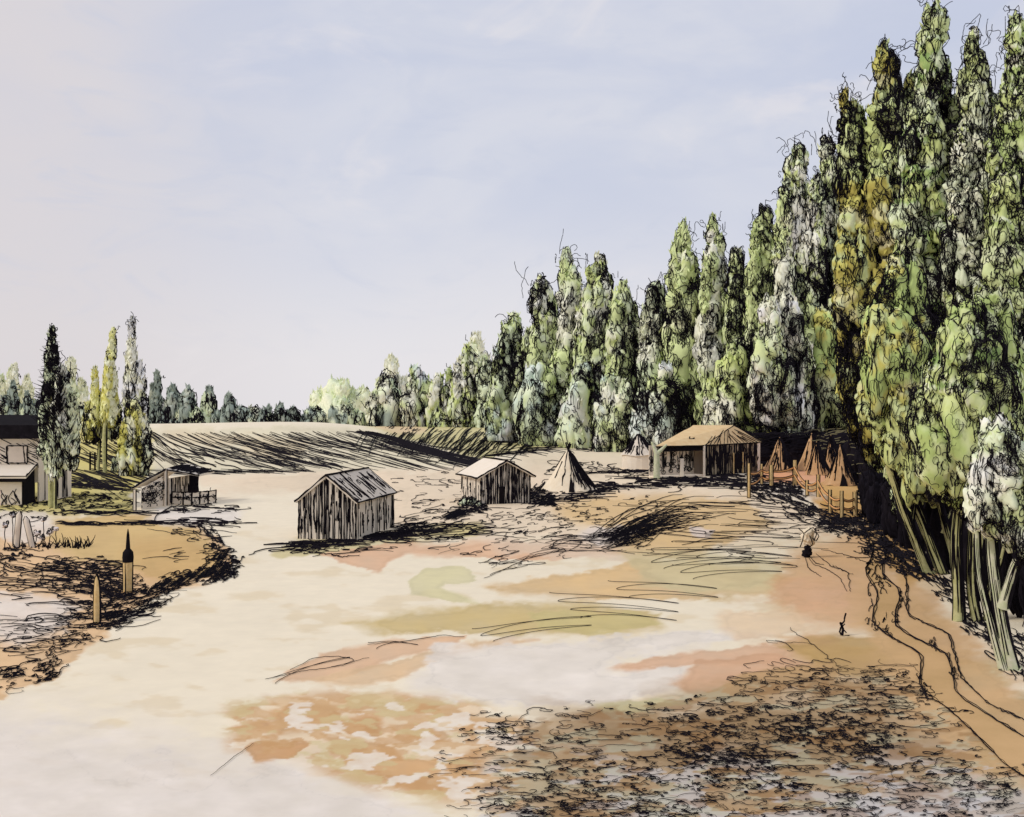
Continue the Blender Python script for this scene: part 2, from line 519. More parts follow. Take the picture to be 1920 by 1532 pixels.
def scribble(mb, poly, n, rng, length=70, flat=0.22, ang=0, curl=0.5, k=14, rpx=1.25, lift=0.012):
    """loose curly stalks: a wandering heading, squashed by the low view"""
    n = max(4, int(n * DENS))
    q = inside_pts(poly, n, rng)
    h = rng.choice([0, np.pi], n) + rng.normal(0, 0.35, n)
    kap = rng.normal(0, curl, n)
    L = length * np.exp(rng.normal(0, 0.4, n)) / k
    x, y = q[:, 0].copy(), q[:, 1].copy()
    X, Y = [x.copy()], [y.copy()]
    u = np.zeros(n); v = np.zeros(n)
    ca, sa = np.cos(ang), np.sin(ang)
    for i in range(k - 1):
        kap = 0.6 * kap + rng.normal(0, curl, n)
        h = h + kap
        u += np.cos(h) * L
        v += np.sin(h) * L * flat
        X.append(x + u * ca - v * sa)
        Y.append(y + u * sa + v * ca)
    X, Y = np.stack(X, 1), np.stack(Y, 1)
    ground_tubes(mb, X, Y, rpx * np.exp(rng.normal(0, 0.25, n)), lift)


def hatch(mb, p0, p1, n, rng, L, ang, jit=6, bend=0.1, rpx=1.3, k=8, lift=0.012):
    """n near-parallel stalks or furrows with their heads along p0-p1"""
    t = np.sort(rng.random(n))
    x = p0[0] + (p1[0] - p0[0]) * t + rng.normal(0, jit, n)
    y = p0[1] + (p1[1] - p0[1]) * t + rng.normal(0, jit * .5, n)
    l = L * np.exp(rng.normal(0, 0.25, n))
    a = ang + rng.normal(0, 0.06, n)
    b = bend + rng.normal(0, 0.08, n)
    s = np.linspace(0, 1, k)[None]
    aa = a[:, None] + b[:, None] * s
    X = x[:, None] + l[:, None] * s * np.cos(aa)
    Y = y[:, None] + l[:, None] * s * np.sin(aa)
    ground_tubes(mb, X, Y, rpx * np.exp(rng.normal(0, 0.25, n)), lift)


def stroke(mb, pts, rpx=1.5, k=24, wob=1.5, rng=None, lift=0.014):
    P = np.array(pts, float)
    s = np.concatenate([[0], np.cumsum(np.hypot(*np.diff(P, axis=0).T))])
    u = np.linspace(0, s[-1], k)
    x, y = np.interp(u, s, P[:, 0]), np.interp(u, s, P[:, 1])
    for _ in range(2):
        x[1:-1] = (x[:-2] + 2 * x[1:-1] + x[2:]) / 4
        y[1:-1] = (y[:-2] + 2 * y[1:-1] + y[2:]) / 4
    if rng is not None:
        x = x + rng.normal(0, wob, k)
        y = y + rng.normal(0, wob * .5, k)
    ground_tubes(mb, x[None], y[None], np.array([rpx]), lift)


def stuff(name, label, fn, seed, cat='dry grass'):
    mb = MB()
    fn(mb, np.random.default_rng(seed))
    tag(mb.build(name, M['ink']), label, cat, None, 'stuff')


def f_furrows_left(mb, r):
    # long furrows running down the rounded field towards the right
    for x in np.arange(190, 760, 8.5):
        for rep in range(2 if r.random() < .45 else 1):
            x0 = x + r.normal(0, 4)
            xw = (max(x, 290) - CX) / F * 150
            top = HZ + (EYE - float(terrain(xw, 150))) * F / 150 + 1.5 + r.uniform(0, 9) + max(0, x - 700) * .05
            if x0 < 290:
                top += (290 - x0) * .5
                x0 = 288 + r.uniform(0, 6)
            L = r.uniform(120, 210)
            a0 = 0.56 - 0.0003 * (x - 290) + r.normal(0, .05)
            s = np.linspace(0, 1, 12)
            X = x0 + L * s * np.cos(a0 - .25 * s)
            Y = top + L * s * np.sin(a0 - .2 * s)
            bt = 886 - .02 * (x0 - 290) + r.normal(0, 5)
            X, Y = X[Y < bt], Y[Y < bt]
            if len(X) < 4:
                continue
            ground_tubes(mb, X[None], Y[None], np.array([r.uniform(.6, 1.05)]))
    for i in range(95):
        x0, y0 = r.uniform(400, 780), r.uniform(812, 866)
        if y0 < 803 + max(0, x0 - 640) * .2 + 6:
            continue
        s = np.linspace(0, 1, 10)
        L = r.uniform(50, 120)
        X, Y = x0 + L * s, y0 + L * s * .36 - 8 * s ** 2
        k_ = Y < 884
        if k_.sum() > 4:
            ground_tubes(mb, X[k_][None], Y[k_][None], np.array([r.uniform(.8, 1.4)]))
    for i in range(46):
        x0 = r.uniform(290, 620)
        y0 = r.uniform(838, 868)
        s = np.linspace(0, 1, 8)
        L = r.uniform(25, 70)
        ground_tubes(mb, (x0 + L * s)[None], (y0 + L * s * .32 + 2 * np.sin(6 * s))[None], np.array([r.uniform(1., 1.9)]))
    for i in range(60):
        x0 = r.uniform(285, 560)
        s = np.linspace(0, 1, 6)
        ground_tubes(mb, (x0 + 40 * s)[None], (886 + r.normal(0, 2) - (x0 - 285) * .02 + 3 * s)[None], np.array([1.0]))


def f_ridge(mb, r):
    # dark broken soil along the shoulder where the hill drops to the right
    cx = np.array([600, 660, 720, 780, 840, 900, 960]); cy = np.array([800, 803, 814, 832, 848, 860, 858])
    for i in range(92):
        u = r.uniform(0, 1) ** .8
        x0 = 600 + u * 290
        off = abs(r.normal(0, 8)) * (0.4 + u * 1.1)
        L = r.uniform(40, 120)
        s = np.linspace(0, 1, 10)
        X = x0 + L * s
        X = np.minimum(X, 965)
        Y = np.interp(X, cx, cy) + off + 3 * s
        ground_tubes(mb, X[None], Y[None], np.array([r.uniform(1.1, 1.9)]))


def f_furrows_right(mb, r):
    hatch(mb, (700, 806), (960, 806), 60, r, 34, 2.55, 8, -.3, 1.0)
    hatch(mb, (780, 822), (960, 818), 60, r, 34, 2.5, 8, -.2, 1.0)
    hatch(mb, (850, 840), (1010, 828), 40, r, 34, 2.55, 7, -.1, 1.0)
    hatch(mb, (900, 858), (1060, 832), 34, r, 70, -.14, 6, .1, 1.1)
    scribble(mb, [(690, 798), (930, 798), (960, 845), (860, 845)], 30, r, 36, .35, -.5, .4)
    for (x, y) in ((945, 826), (1070, 836), (1010, 832), (1110, 840)):
        scribble(mb, [(x - 28, y - 4), (x + 40, y - 4), (x + 50, y + 5), (x - 30, y + 5)], 26, r, 40, .2, 0, .3, rpx=1.5)


def f_yellow(mb, r):
    hatch(mb, (140, 806), (280, 806), 22, r, 55, .45, 5, .1, 1.2)
    hatch(mb, (130, 830), (260, 830), 26, r, 60, .4, 6, .1, 1.2)
    hatch(mb, (115, 852), (230, 856), 22, r, 50, .35, 6, .1, 1.2)
    hatch(mb, (112, 884), (270, 880), 26, r, 70, .3, 6, .05, 1.3)
    hatch(mb, (112, 896), (240, 900), 24, r, 55, .25, 5, .05, 1.4)
    for i in range(44):
        x0 = r.uniform(105, 215); s = np.linspace(0, 1, 8); L = r.uniform(30, 60)
        ground_tubes(mb, (x0 + L * s)[None], (908 + (x0 - 105) * .07 + r.normal(0, 2.2) + 4 * s)[None], np.array([1.5]))
    scribble(mb, [(105, 922), (250, 925), (250, 955), (100, 955)], 100, r, 46, .25, 0, .6)
    for y in (962, 983):
        for i in range(26):
            x0 = r.uniform(100, 250); s = np.linspace(0, 1, 8); L = r.uniform(30, 80)
            ground_tubes(mb, (x0 + L * s)[None], (y + r.normal(0, 1.6) + 2 * np.sin(5 * s + x0))[None], np.array([r.uniform(1.2, 2)]))
    scribble(mb, [(-40, 940), (130, 930), (130, 968), (-40, 975)], 90, r, 36, .35, 0, .7)


def f_bank(mb, r):
    scribble(mb, [(0, 1070), (120, 1050), (230, 1060), (230, 1100), (120, 1110), (0, 1095)], 130, r, 90, .2, .03, .35, rpx=1.35)
    scribble(mb, [(80, 1045), (240, 1050), (235, 1075), (90, 1075)], 70, r, 70, .2, -.05, .5)
    scribble(mb, [(140, 1075), (235, 1078), (235, 1120), (150, 1115)], 110, r, 70, .25, .05, .5, rpx=1.5)
    scribble(mb, [(140, 1130), (180, 1130), (180, 1165), (130, 1160)], 50, r, 50, .25, .05, .4, rpx=1.5)
    scribble(mb, [(190, 1120), (300, 1100), (320, 1130), (230, 1160), (190, 1170)], 120, r, 60, .25, -.25, .6, rpx=1.4)
    scribble(mb, [(200, 1155), (270, 1130), (300, 1140), (220, 1175)], 40, r, 60, .2, -.25, .4, rpx=1.6)
    scribble(mb, [(260, 1085), (420, 1060), (440, 1075), (330, 1110), (270, 1120)], 130, r, 50, .3, -.3, .6, rpx=1.4)
    scribble(mb, [(395, 1020), (420, 1030), (455, 1045), (440, 1085), (400, 1090), (390, 1060)], 130, r, 34, .5, -.2, .7, rpx=1.6)
    scribble(mb, [(375, 985), (395, 990), (425, 1030), (400, 1030)], 36, r, 30, .5, .6, .6, rpx=1.4)
    # short blades standing along the edge of the bank
    for i in range(60):
        u = r.random()
        x0, y0 = 285 + u * 140, 1110 - u * 40 + r.normal(0, 4)
        s = np.linspace(0, 1, 5)
        ground_tubes(mb, (x0 + 16 * s)[None], (y0 - 13 * s)[None], np.array([1.4]))
    scribble(mb, [(0, 1165), (200, 1150), (220, 1180), (120, 1225), (0, 1240)], 105, r, 110, .17, -.08, .4, rpx=1.2)
    scribble(mb, [(110, 1180), (215, 1172), (180, 1205), (120, 1215)], 40, r, 50, .3, -.1, .7)
    scribble(mb, [(0, 1255), (70, 1235), (105, 1260), (80, 1280), (0, 1300)], 60, r, 70, .25, -.2, .6, rpx=1.35)
    scribble(mb, [(75, 1225), (125, 1215), (105, 1275), (80, 1280)], 34, r, 34, .5, -.6, .7, rpx=1.4)
    scribble(mb, [(0, 1100), (160, 1100), (160, 1150), (0, 1160)], 34, r, 130, .15, .02, .3)
    scribble(mb, [(0, 1030), (60, 1025), (60, 1050), (0, 1055)], 46, r, 46, .3, 0, .6, rpx=1.4)
    scribble(mb, [(310, 1020), (400, 1010), (390, 1060), (320, 1050)], 22, r, 60, .15, -.1, .3)
    scribble(mb, [(300, 985), (440, 975), (400, 1010), (330, 1005)], 36, r, 70, .14, .1, .4, rpx=1.3)
    scribble(mb, [(285, 978), (440, 972), (450, 984), (290, 985)], 40, r, 70, .08, 0, .3, rpx=1.7)
    scribble(mb, [(290, 955), (440, 945), (450, 965), (300, 965)], 40, r, 50, .15, 0, .5, rpx=1.4)
    stroke(mb, [(284, 982), (296, 966), (320, 952), (360, 950)], 1.8, rng=r)
    # shade of grass at the feet of the stakes
    scribble(mb, [(190, 1090), (215, 1090), (225, 1180), (190, 1180)], 70, r, 34, .4, 0, .7, rpx=1.5)


def f_shed_shadow(mb, r):  # grass strokes laid in the shape of the shed's cast shadow
    scribble(mb, [(540, 1016), (670, 1014), (720, 995), (740, 1005), (660, 1024), (560, 1028)], 110, r, 80, .12, -.03, .3, rpx=1.7)
    scribble(mb, [(690, 1010), (740, 984), (840, 980), (920, 992), (860, 1008), (740, 1016)], 120, r, 80, .13, -.03, .35, rpx=1.5)
    scribble(mb, [(740, 990), (800, 985), (800, 1004), (720, 1010)], 60, r, 50, .2, -.2, .4, rpx=1.6)
    scribble(mb, [(540, 1026), (690, 1024), (680, 1042), (560, 1038)], 34, r, 80, .15, 0, .5)
    stroke(mb, [(522, 1020), (560, 1022), (640, 1018)], 2.4, rng=r)
    stroke(mb, [(586, 1046), (606, 1038), (640, 1046), (676, 1042)], 1.6, rng=r)
    for i in range(14):
        hatch(mb, (830, 975), (850, 970), 3, r, 40, -.45, 6, .1, 1.1)


def f_yard(mb, r):
    scribble(mb, [(740, 890), (890, 885), (880, 970), (750, 985)], 69, r, 44, .18, 0, .5, rpx=.9)
    scribble(mb, [(740, 890), (1000, 960), (1200, 960), (1000, 1060), (900, 1070), (800, 1020)], 105, r, 60, .18, -.1, .5, rpx=.95)
    scribble(mb, [(1000, 925), (1130, 910), (1180, 915), (1100, 935), (1010, 950)], 120, r, 60, .1, -.05, .3, rpx=1.5)
    scribble(mb, [(1000, 930), (1040, 928), (1040, 950), (1005, 952)], 60, r, 34, .3, -.2, .6, rpx=1.5)
    scribble(mb, [(985, 925), (1020, 905), (1025, 915), (1000, 935)], 36, r, 24, .3, -.6, .4, rpx=1.6)
    scribble(mb, [(1110, 905), (1180, 908), (1180, 915), (1110, 915)], 36, r, 50, .1, .05, .25, rpx=1.6)
    scribble(mb, [(1120, 883), (1230, 880), (1240, 892), (1120, 890)], 46, r, 60, .08, 0, .25, rpx=1.4)
    scribble(mb, [(1190, 896), (1340, 896), (1420, 905), (1400, 915), (1190, 912)], 170, r, 70, .1, 0, .3, rpx=1.6)
    scribble(mb, [(1330, 885), (1400, 880), (1420, 900), (1340, 905)], 70, r, 50, .14, .05, .3, rpx=1.5)
    scribble(mb, [(1000, 870), (1160, 865), (1220, 900), (1140, 905), (1030, 900)], 69, r, 50, .25, 0, .6, rpx=1.)
    scribble(mb, [(1050, 945), (1250, 925), (1250, 990), (1100, 985)], 69, r, 46, .25, -.05, .6, rpx=.95)
    scribble(mb, [(900, 960), (1040, 950), (1100, 1000), (930, 1010)], 45, r, 60, .22, -.1, .6, rpx=.95)
    scribble(mb, [(875, 938), (910, 938), (915, 960), (860, 965)], 69, r, 34, .25, 0, .5, rpx=1.5)
    scribble(mb, [(990, 1000), (1160, 1010), (1180, 1028), (1020, 1030)], 24, r, 110, .1, .06, .2, rpx=1.1)
    scribble(mb, [(910, 1030), (1080, 1025), (1060, 1060), (930, 1070)], 24, r, 90, .2, -.2, .4, rpx=1.)


def f_hump(mb, r):
    # long bent grass whose strokes draw the hump's shading in the middle distance
    for i in range(62):
        u = r.random()
        x0 = 1120 + u * 60 + r.normal(0, 14)
        y0 = 1012 + r.normal(0, 9)
        L = r.uniform(70, 190)
        s = np.linspace(0, 1, 10)
        lift_ = r.uniform(25, 66)
        X = x0 + L * s
        Y = y0 - lift_ * np.sin(s * 1.6) * (L / 190 + .2) + 3 * np.sin(9 * s + i)
        ground_tubes(mb, X[None], Y[None], np.array([r.uniform(.9, 1.4)]))
    scribble(mb, [(1120, 995), (1230, 985), (1220, 1026), (1150, 1026)], 110, r, 60, .22, -.15, .45, rpx=1.2)
    scribble(mb, [(1230, 945), (1460, 930), (1530, 985), (1480, 1020), (1300, 1000)], 90, r, 110, .1, .03, .25, rpx=1.05)
    scribble(mb, [(1280, 1000), (1500, 990), (1500, 1060), (1260, 1060)], 46, r, 130, .08, .04, .2, rpx=1.)
    scribble(mb, [(1400, 920), (1480, 905), (1540, 960), (1520, 985), (1440, 945)], 120, r, 50, .25, .3, .5, rpx=1.5)
    scribble(mb, [(1400, 906), (1490, 908), (1500, 925), (1410, 925)], 90, r, 36, .3, .05, .6, rpx=1.5)
    scribble(mb, [(1500, 950), (1620, 960), (1640, 1010), (1540, 1000)], 150, r, 44, .3, .2, .6, rpx=1.5)


def f_sweeps(mb, r):
    # long thin looping stalks laid in sweeps across the sand
    def loop(x, y, L, a, w, turns):
        t = np.linspace(0, turns * 2 * np.pi, 40 * turns)
        c = np.cos(t)
        X = x + L * .5 * (1 - np.sign(c) * np.abs(c) ** .9) * (1 - t * .012) + t * 3 + 3 * np.sin(t * .7)
        Y = y + np.sin(a) * (X - x) + w * .28 * np.sin(t) * (1 + .6 * np.sin(t * .45)) + t * 2.6 - 6 * np.sin(np.pi * (X - x) / L)
        ground_tubes(mb, X[None], Y[None], np.array([.85]), taper=False)
    for (x, y, L, a, w, tn) in ((1205, 1042, 200, -.10, 10, 2), (1260, 1060, 200, -.06, 12, 2), (1030, 1112, 240, .05, 8, 3), (885, 1180, 220, -.14, 10, 2),
                                (1140, 1090, 200, .03, 9, 2), (690, 1206, 85, -.06, 7, 1), (500, 1274, 150, -.32, 10, 1), (1290, 1030, 190, .03, 9, 2)):
        loop(x, y, L, a, w, tn)
    stroke(mb, [(498, 1275), (560, 1262), (640, 1250), (690, 1234)], 1.0, rng=r, wob=1)
    stroke(mb, [(545, 1258), (590, 1234), (640, 1232), (670, 1240), (620, 1252)], 1.0, rng=r, wob=1)
    stroke(mb, [(690, 1210), (760, 1204), (830, 1192), (870, 1196)], 1.0, rng=r, wob=1)
    stroke(mb, [(908, 1086), (960, 1062), (1000, 1042), (1060, 1030)], 1.1, rng=r, wob=1)
    stroke(mb, [(940, 1060), (1040, 1036), (1150, 1034), (1190, 1040)], 1.1, rng=r, wob=1)
    stroke(mb, [(395, 1456), (430, 1428), (475, 1395)], .8, rng=r, wob=.5)
    stroke(mb, [(1480, 1180), (1520, 1205), (1560, 1240), (1580, 1255)], 1.0, rng=r, wob=2)
    stroke(mb, [(1560, 1060), (1590, 1075), (1595, 1110)], 1.1, rng=r)
    stroke(mb, [(1530, 1040), (1560, 1064), (1600, 1078)], 1.0, rng=r)
    stroke(mb, [(1540, 1030), (1600, 1046), (1640, 1062)], 1.0, rng=r)
    scribble(mb, [(1430, 1195), (1600, 1250), (1560, 1300), (1460, 1270)], 16, r, 80, .3, .2, .5, rpx=1.)


def f_tangle(mb, r):
    scribble(mb, [(880, 1340), (1240, 1310), (1430, 1270), (1700, 1255), (1760, 1320), (1880, 1440), (1900, 1532), (900, 1532), (930, 1450)], 840, r, 80, .28, 0, .75, k=18, rpx=0.95)
    scribble(mb, [(830, 1420), (960, 1380), (1000, 1532), (840, 1532)], 51, r, 80, .2, -.05, .6, k=18, rpx=0.86)
    scribble(mb, [(1200, 1350), (1480, 1320), (1680, 1330), (1700, 1390), (1600, 1450), (1300, 1440)], 400, r, 60, .3, .04, .8, k=18, rpx=1.07)
    scribble(mb, [(1480, 1330), (1620, 1340), (1700, 1420), (1560, 1420), (1450, 1380)], 170, r, 44, .35, .25, .8, k=16, rpx=1.16)
    scribble(mb, [(1230, 1400), (1420, 1400), (1500, 1480), (1300, 1480)], 210, r, 50, .32, .08, .8, k=16, rpx=1.12)
    scribble(mb, [(1380, 1250), (1720, 1250), (1740, 1330), (1440, 1320)], 165, r, 70, .25, .03, .6, k=16, rpx=0.86)
    scribble(mb, [(1000, 1430), (1250, 1420), (1250, 1532), (1000, 1532)], 180, r, 60, .3, .02, .8, k=16, rpx=1.03)
    scribble(mb, [(860, 1365), (960, 1355), (980, 1390), (870, 1385)], 33, r, 60, .3, 0, .6, rpx=0.95)
    scribble(mb, [(1500, 1470), (1920, 1440), (1920, 1540), (1500, 1540)], 225, r, 60, .4, 0, .7, k=16, rpx=0.90)
    scribble(mb, [(880, 1510), (1200, 1500), (1400, 1545), (900, 1545)], 120, r, 80, .3, 0, .7, k=16, rpx=0.95)


def f_shade(mb, r):
    # dark rank grass, its strokes drawing the shade under the big trees
    scribble(mb, [(1620, 900), (1665, 890), (1720, 1010), (1740, 1080), (1690, 1080), (1650, 1010)], 420, r, 44, .35, .5, .5, rpx=1.8)
    scribble(mb, [(1560, 970), (1640, 960), (1680, 1050), (1640, 1060)], 160, r, 44, .3, .2, .5, rpx=1.4)
    scribble(mb, [(1540, 975), (1610, 975), (1640, 1010), (1560, 1000)], 80, r, 40, .25, .1, .5, rpx=1.4)
    scribble(mb, [(1700, 1050), (1780, 1060), (1880, 1200), (1820, 1195)], 200, r, 40, .35, .6, .5, rpx=1.6)
    scribble(mb, [(1830, 1190), (1940, 1180), (1940, 1290), (1880, 1250)], 130, r, 40, .35, .5, .5, rpx=1.6)


stuff('furrows', 'dark furrows curving down the rounded pale field', f_furrows_left, 1, 'furrows')
stuff('dark_soil', 'dark broken soil along the falling shoulder of the hill', f_ridge, 2, 'soil')
stuff('furrows', 'short slanting furrows of the olive field beyond the ridge', f_furrows_right, 3, 'furrows')
stuff('rough_grass', 'yellow field grass in dark hatching between house and shelter', f_yellow, 4, 'grass')
stuff('rough_grass', 'dark tangled grass on the ochre bank around the two stakes', f_bank, 5, 'grass')
stuff('ground_strokes', 'dark grass strokes drawn as the shadow of the plank shed', f_shed_shadow, 6)
stuff('ground_strokes', 'thin dry stalks strewn over the yard around cabin and tepee', f_yard, 7)
stuff('long_grass_shading', 'long bent grass strokes drawing the shading of the hump before the rail fence', f_hump, 8, 'grass')
stuff('dry_stalks', 'long thin looping stalks laid across the open sand', f_sweeps, 9, 'stalks')
stuff('leaf_litter', 'dense tangle of dark twigs over the brown ground at the bottom', f_tangle, 10, 'twigs')
stuff('rank_grass_shade', 'black rank grass strokes drawing the shade under the big trees beside the track', f_shade, 11, 'grass')


def make_track():
    # winding foot track between ragged dark verges
    mb = MB()
    A = [(1612, 920), (1628, 960), (1616, 990), (1640, 1030), (1618, 1075), (1648, 1110), (1632, 1165), (1660, 1190), (1730, 1230), (1722, 1290), (1790, 1340), (1840, 1390), (1890, 1440), (1990, 1500)]
    B = [(1632, 915), (1648, 960), (1640, 990), (1664, 1030), (1650, 1075), (1690, 1110), (1675, 1170), (1700, 1190), (1780, 1230), (1790, 1300), (1850, 1340), (1920, 1384), (2050, 1440)]
    Bb = [(1690, 1060), (1700, 1100), (1700, 1155), (1780, 1190), (1800, 1270), (1850, 1320), (1905, 1345), (2000, 1385)]
    a, b = np.array(A, float), np.array(B, float)
    k = 90

    def smo(P):
        s = np.concatenate([[0], np.cumsum(np.hypot(*np.diff(P, axis=0).T))]) / 1
        u = np.linspace(0, s[-1], k)
        x, y = np.interp(u, s, P[:, 0]), np.interp(u, s, P[:, 1])
        for _ in range(3):
            x[1:-1] = (x[:-2] + 2 * x[1:-1] + x[2:]) / 4
            y[1:-1] = (y[:-2] + 2 * y[1:-1] + y[2:]) / 4
        return x, y
    ax, ay = smo(a)
    bx, by = smo(b)
    L, R = gp(ax, ay), gp(bx, by)
    V = np.stack([L, R], 1)
    V[..., 2] += 0.006
    i = np.arange(k - 1)
    o = mb
    o.add(V.reshape(-1, 3), np.stack([2 * i, 2 * i + 1, 2 * i + 3, 2 * i + 2], -1), 0)
    tr = o.build('foot_track', noisy_mat('trodden_earth', srgb(212, 174, 126), .12, .5, col2=srgb(190, 156, 108)))
    tag(tr, 'winding ochre foot track beside the big trees', 'track', None, 'structure')
    mb = MB()
    r = np.random.default_rng(21)
    for rep in range(2):
        for (x, y) in ((ax, ay), (bx, by), smo(np.array(Bb, float))):
            xx = x + r.normal(0, 1.1, k) + rep * 3
            yy = y + r.normal(0, .8, k)
            rr = (.35 + 1.5 * fbm(np.arange(k) / 5., np.zeros(k), 3 + rep))
            P = gp(xx, yy)
            w = rr * P[:, 1] / F * (1.0 if rep == 0 else .7)
            P[:, 2] += w + .01
            mb.tubes(P[None], w[None])
    for (x, y) in ((1634, 1165), (1678, 1165), (1726, 1285), (1786, 1260), (1630, 1075), (1655, 1075), (1645, 1100), (1690, 1120), (1622, 990), (1660, 1180), (1750, 1210)):
        scribble(mb, [(x - 6, y - 22), (x + 6, y - 22), (x + 9, y + 18), (x - 3, y + 18)], 10, r, 24, .7, 1.3, .6, rpx=1.3)
    tag(mb.build('verge_grass', M['ink']), 'dark ragged grass lining both edges of the foot track', 'grass', None, 'stuff')


make_track()


# ------------------------------------------------------------------ trees
def icosphere(lvl):
    t = (1 + 5 ** .5) / 2
    V = np.array([(-1, t, 0), (1, t, 0), (-1, -t, 0), (1, -t, 0), (0, -1, t), (0, 1, t), (0, -1, -t), (0, 1, -t), (t, 0, -1), (t, 0, 1), (-t, 0, -1), (-t, 0, 1)], float)
    V /= np.linalg.norm(V[0])
    Fc = [(0, 11, 5), (0, 5, 1), (0, 1, 7), (0, 7, 10), (0, 10, 11), (1, 5, 9), (5, 11, 4), (11, 10, 2), (10, 7, 6), (7, 1, 8), (3, 9, 4), (3, 4, 2), (3, 2, 6), (3, 6, 8), (3, 8, 9), (4, 9, 5), (2, 4, 11), (6, 2, 10), (8, 6, 7), (9, 8, 1)]
    V = [tuple(v) for v in V]
    for _ in range(lvl):
        cache, nf = {}, []

        def mid(a, b):
            k = (min(a, b), max(a, b))
            if k not in cache:
                m = np.array(V[a]) + np.array(V[b])
                V.append(tuple(m / np.linalg.norm(m)))
                cache[k] = len(V) - 1
            return cache[k]
        for a, b, c in Fc:
            ab, bc, ca = mid(a, b), mid(b, c), mid(c, a)
            nf += [(a, ab, ca), (b, bc, ab), (c, ca, bc), (ab, bc, ca)]
        Fc = nf
    return np.array(V), np.array(Fc)


ICO = {l: icosphere(l) for l in (2, 3)}
_fr = np.random.default_rng(77)
FREQ = np.concatenate([_fr.normal(0, 2.2, (4, 3)), _fr.normal(0, 5.0, (5, 3)), _fr.normal(0, 9.0, (5, 3))])
AMP = np.concatenate([np.full(4, .5), np.full(5, .28), np.full(5, .16)])


def rho(D, ph, amp):
    """lumpy radius of a leaf clump: D (...,3) directions, ph (...,14) phases"""
    return 1 + amp * (np.sin(D @ FREQ.T + ph) * AMP).sum(-1)


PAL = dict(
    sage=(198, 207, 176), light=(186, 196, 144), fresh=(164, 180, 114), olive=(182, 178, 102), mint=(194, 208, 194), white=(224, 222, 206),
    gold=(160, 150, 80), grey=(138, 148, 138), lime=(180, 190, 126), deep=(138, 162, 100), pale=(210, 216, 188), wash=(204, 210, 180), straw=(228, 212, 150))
PALL = {k: np.array(srgb(*v)) for k, v in PAL.items()}


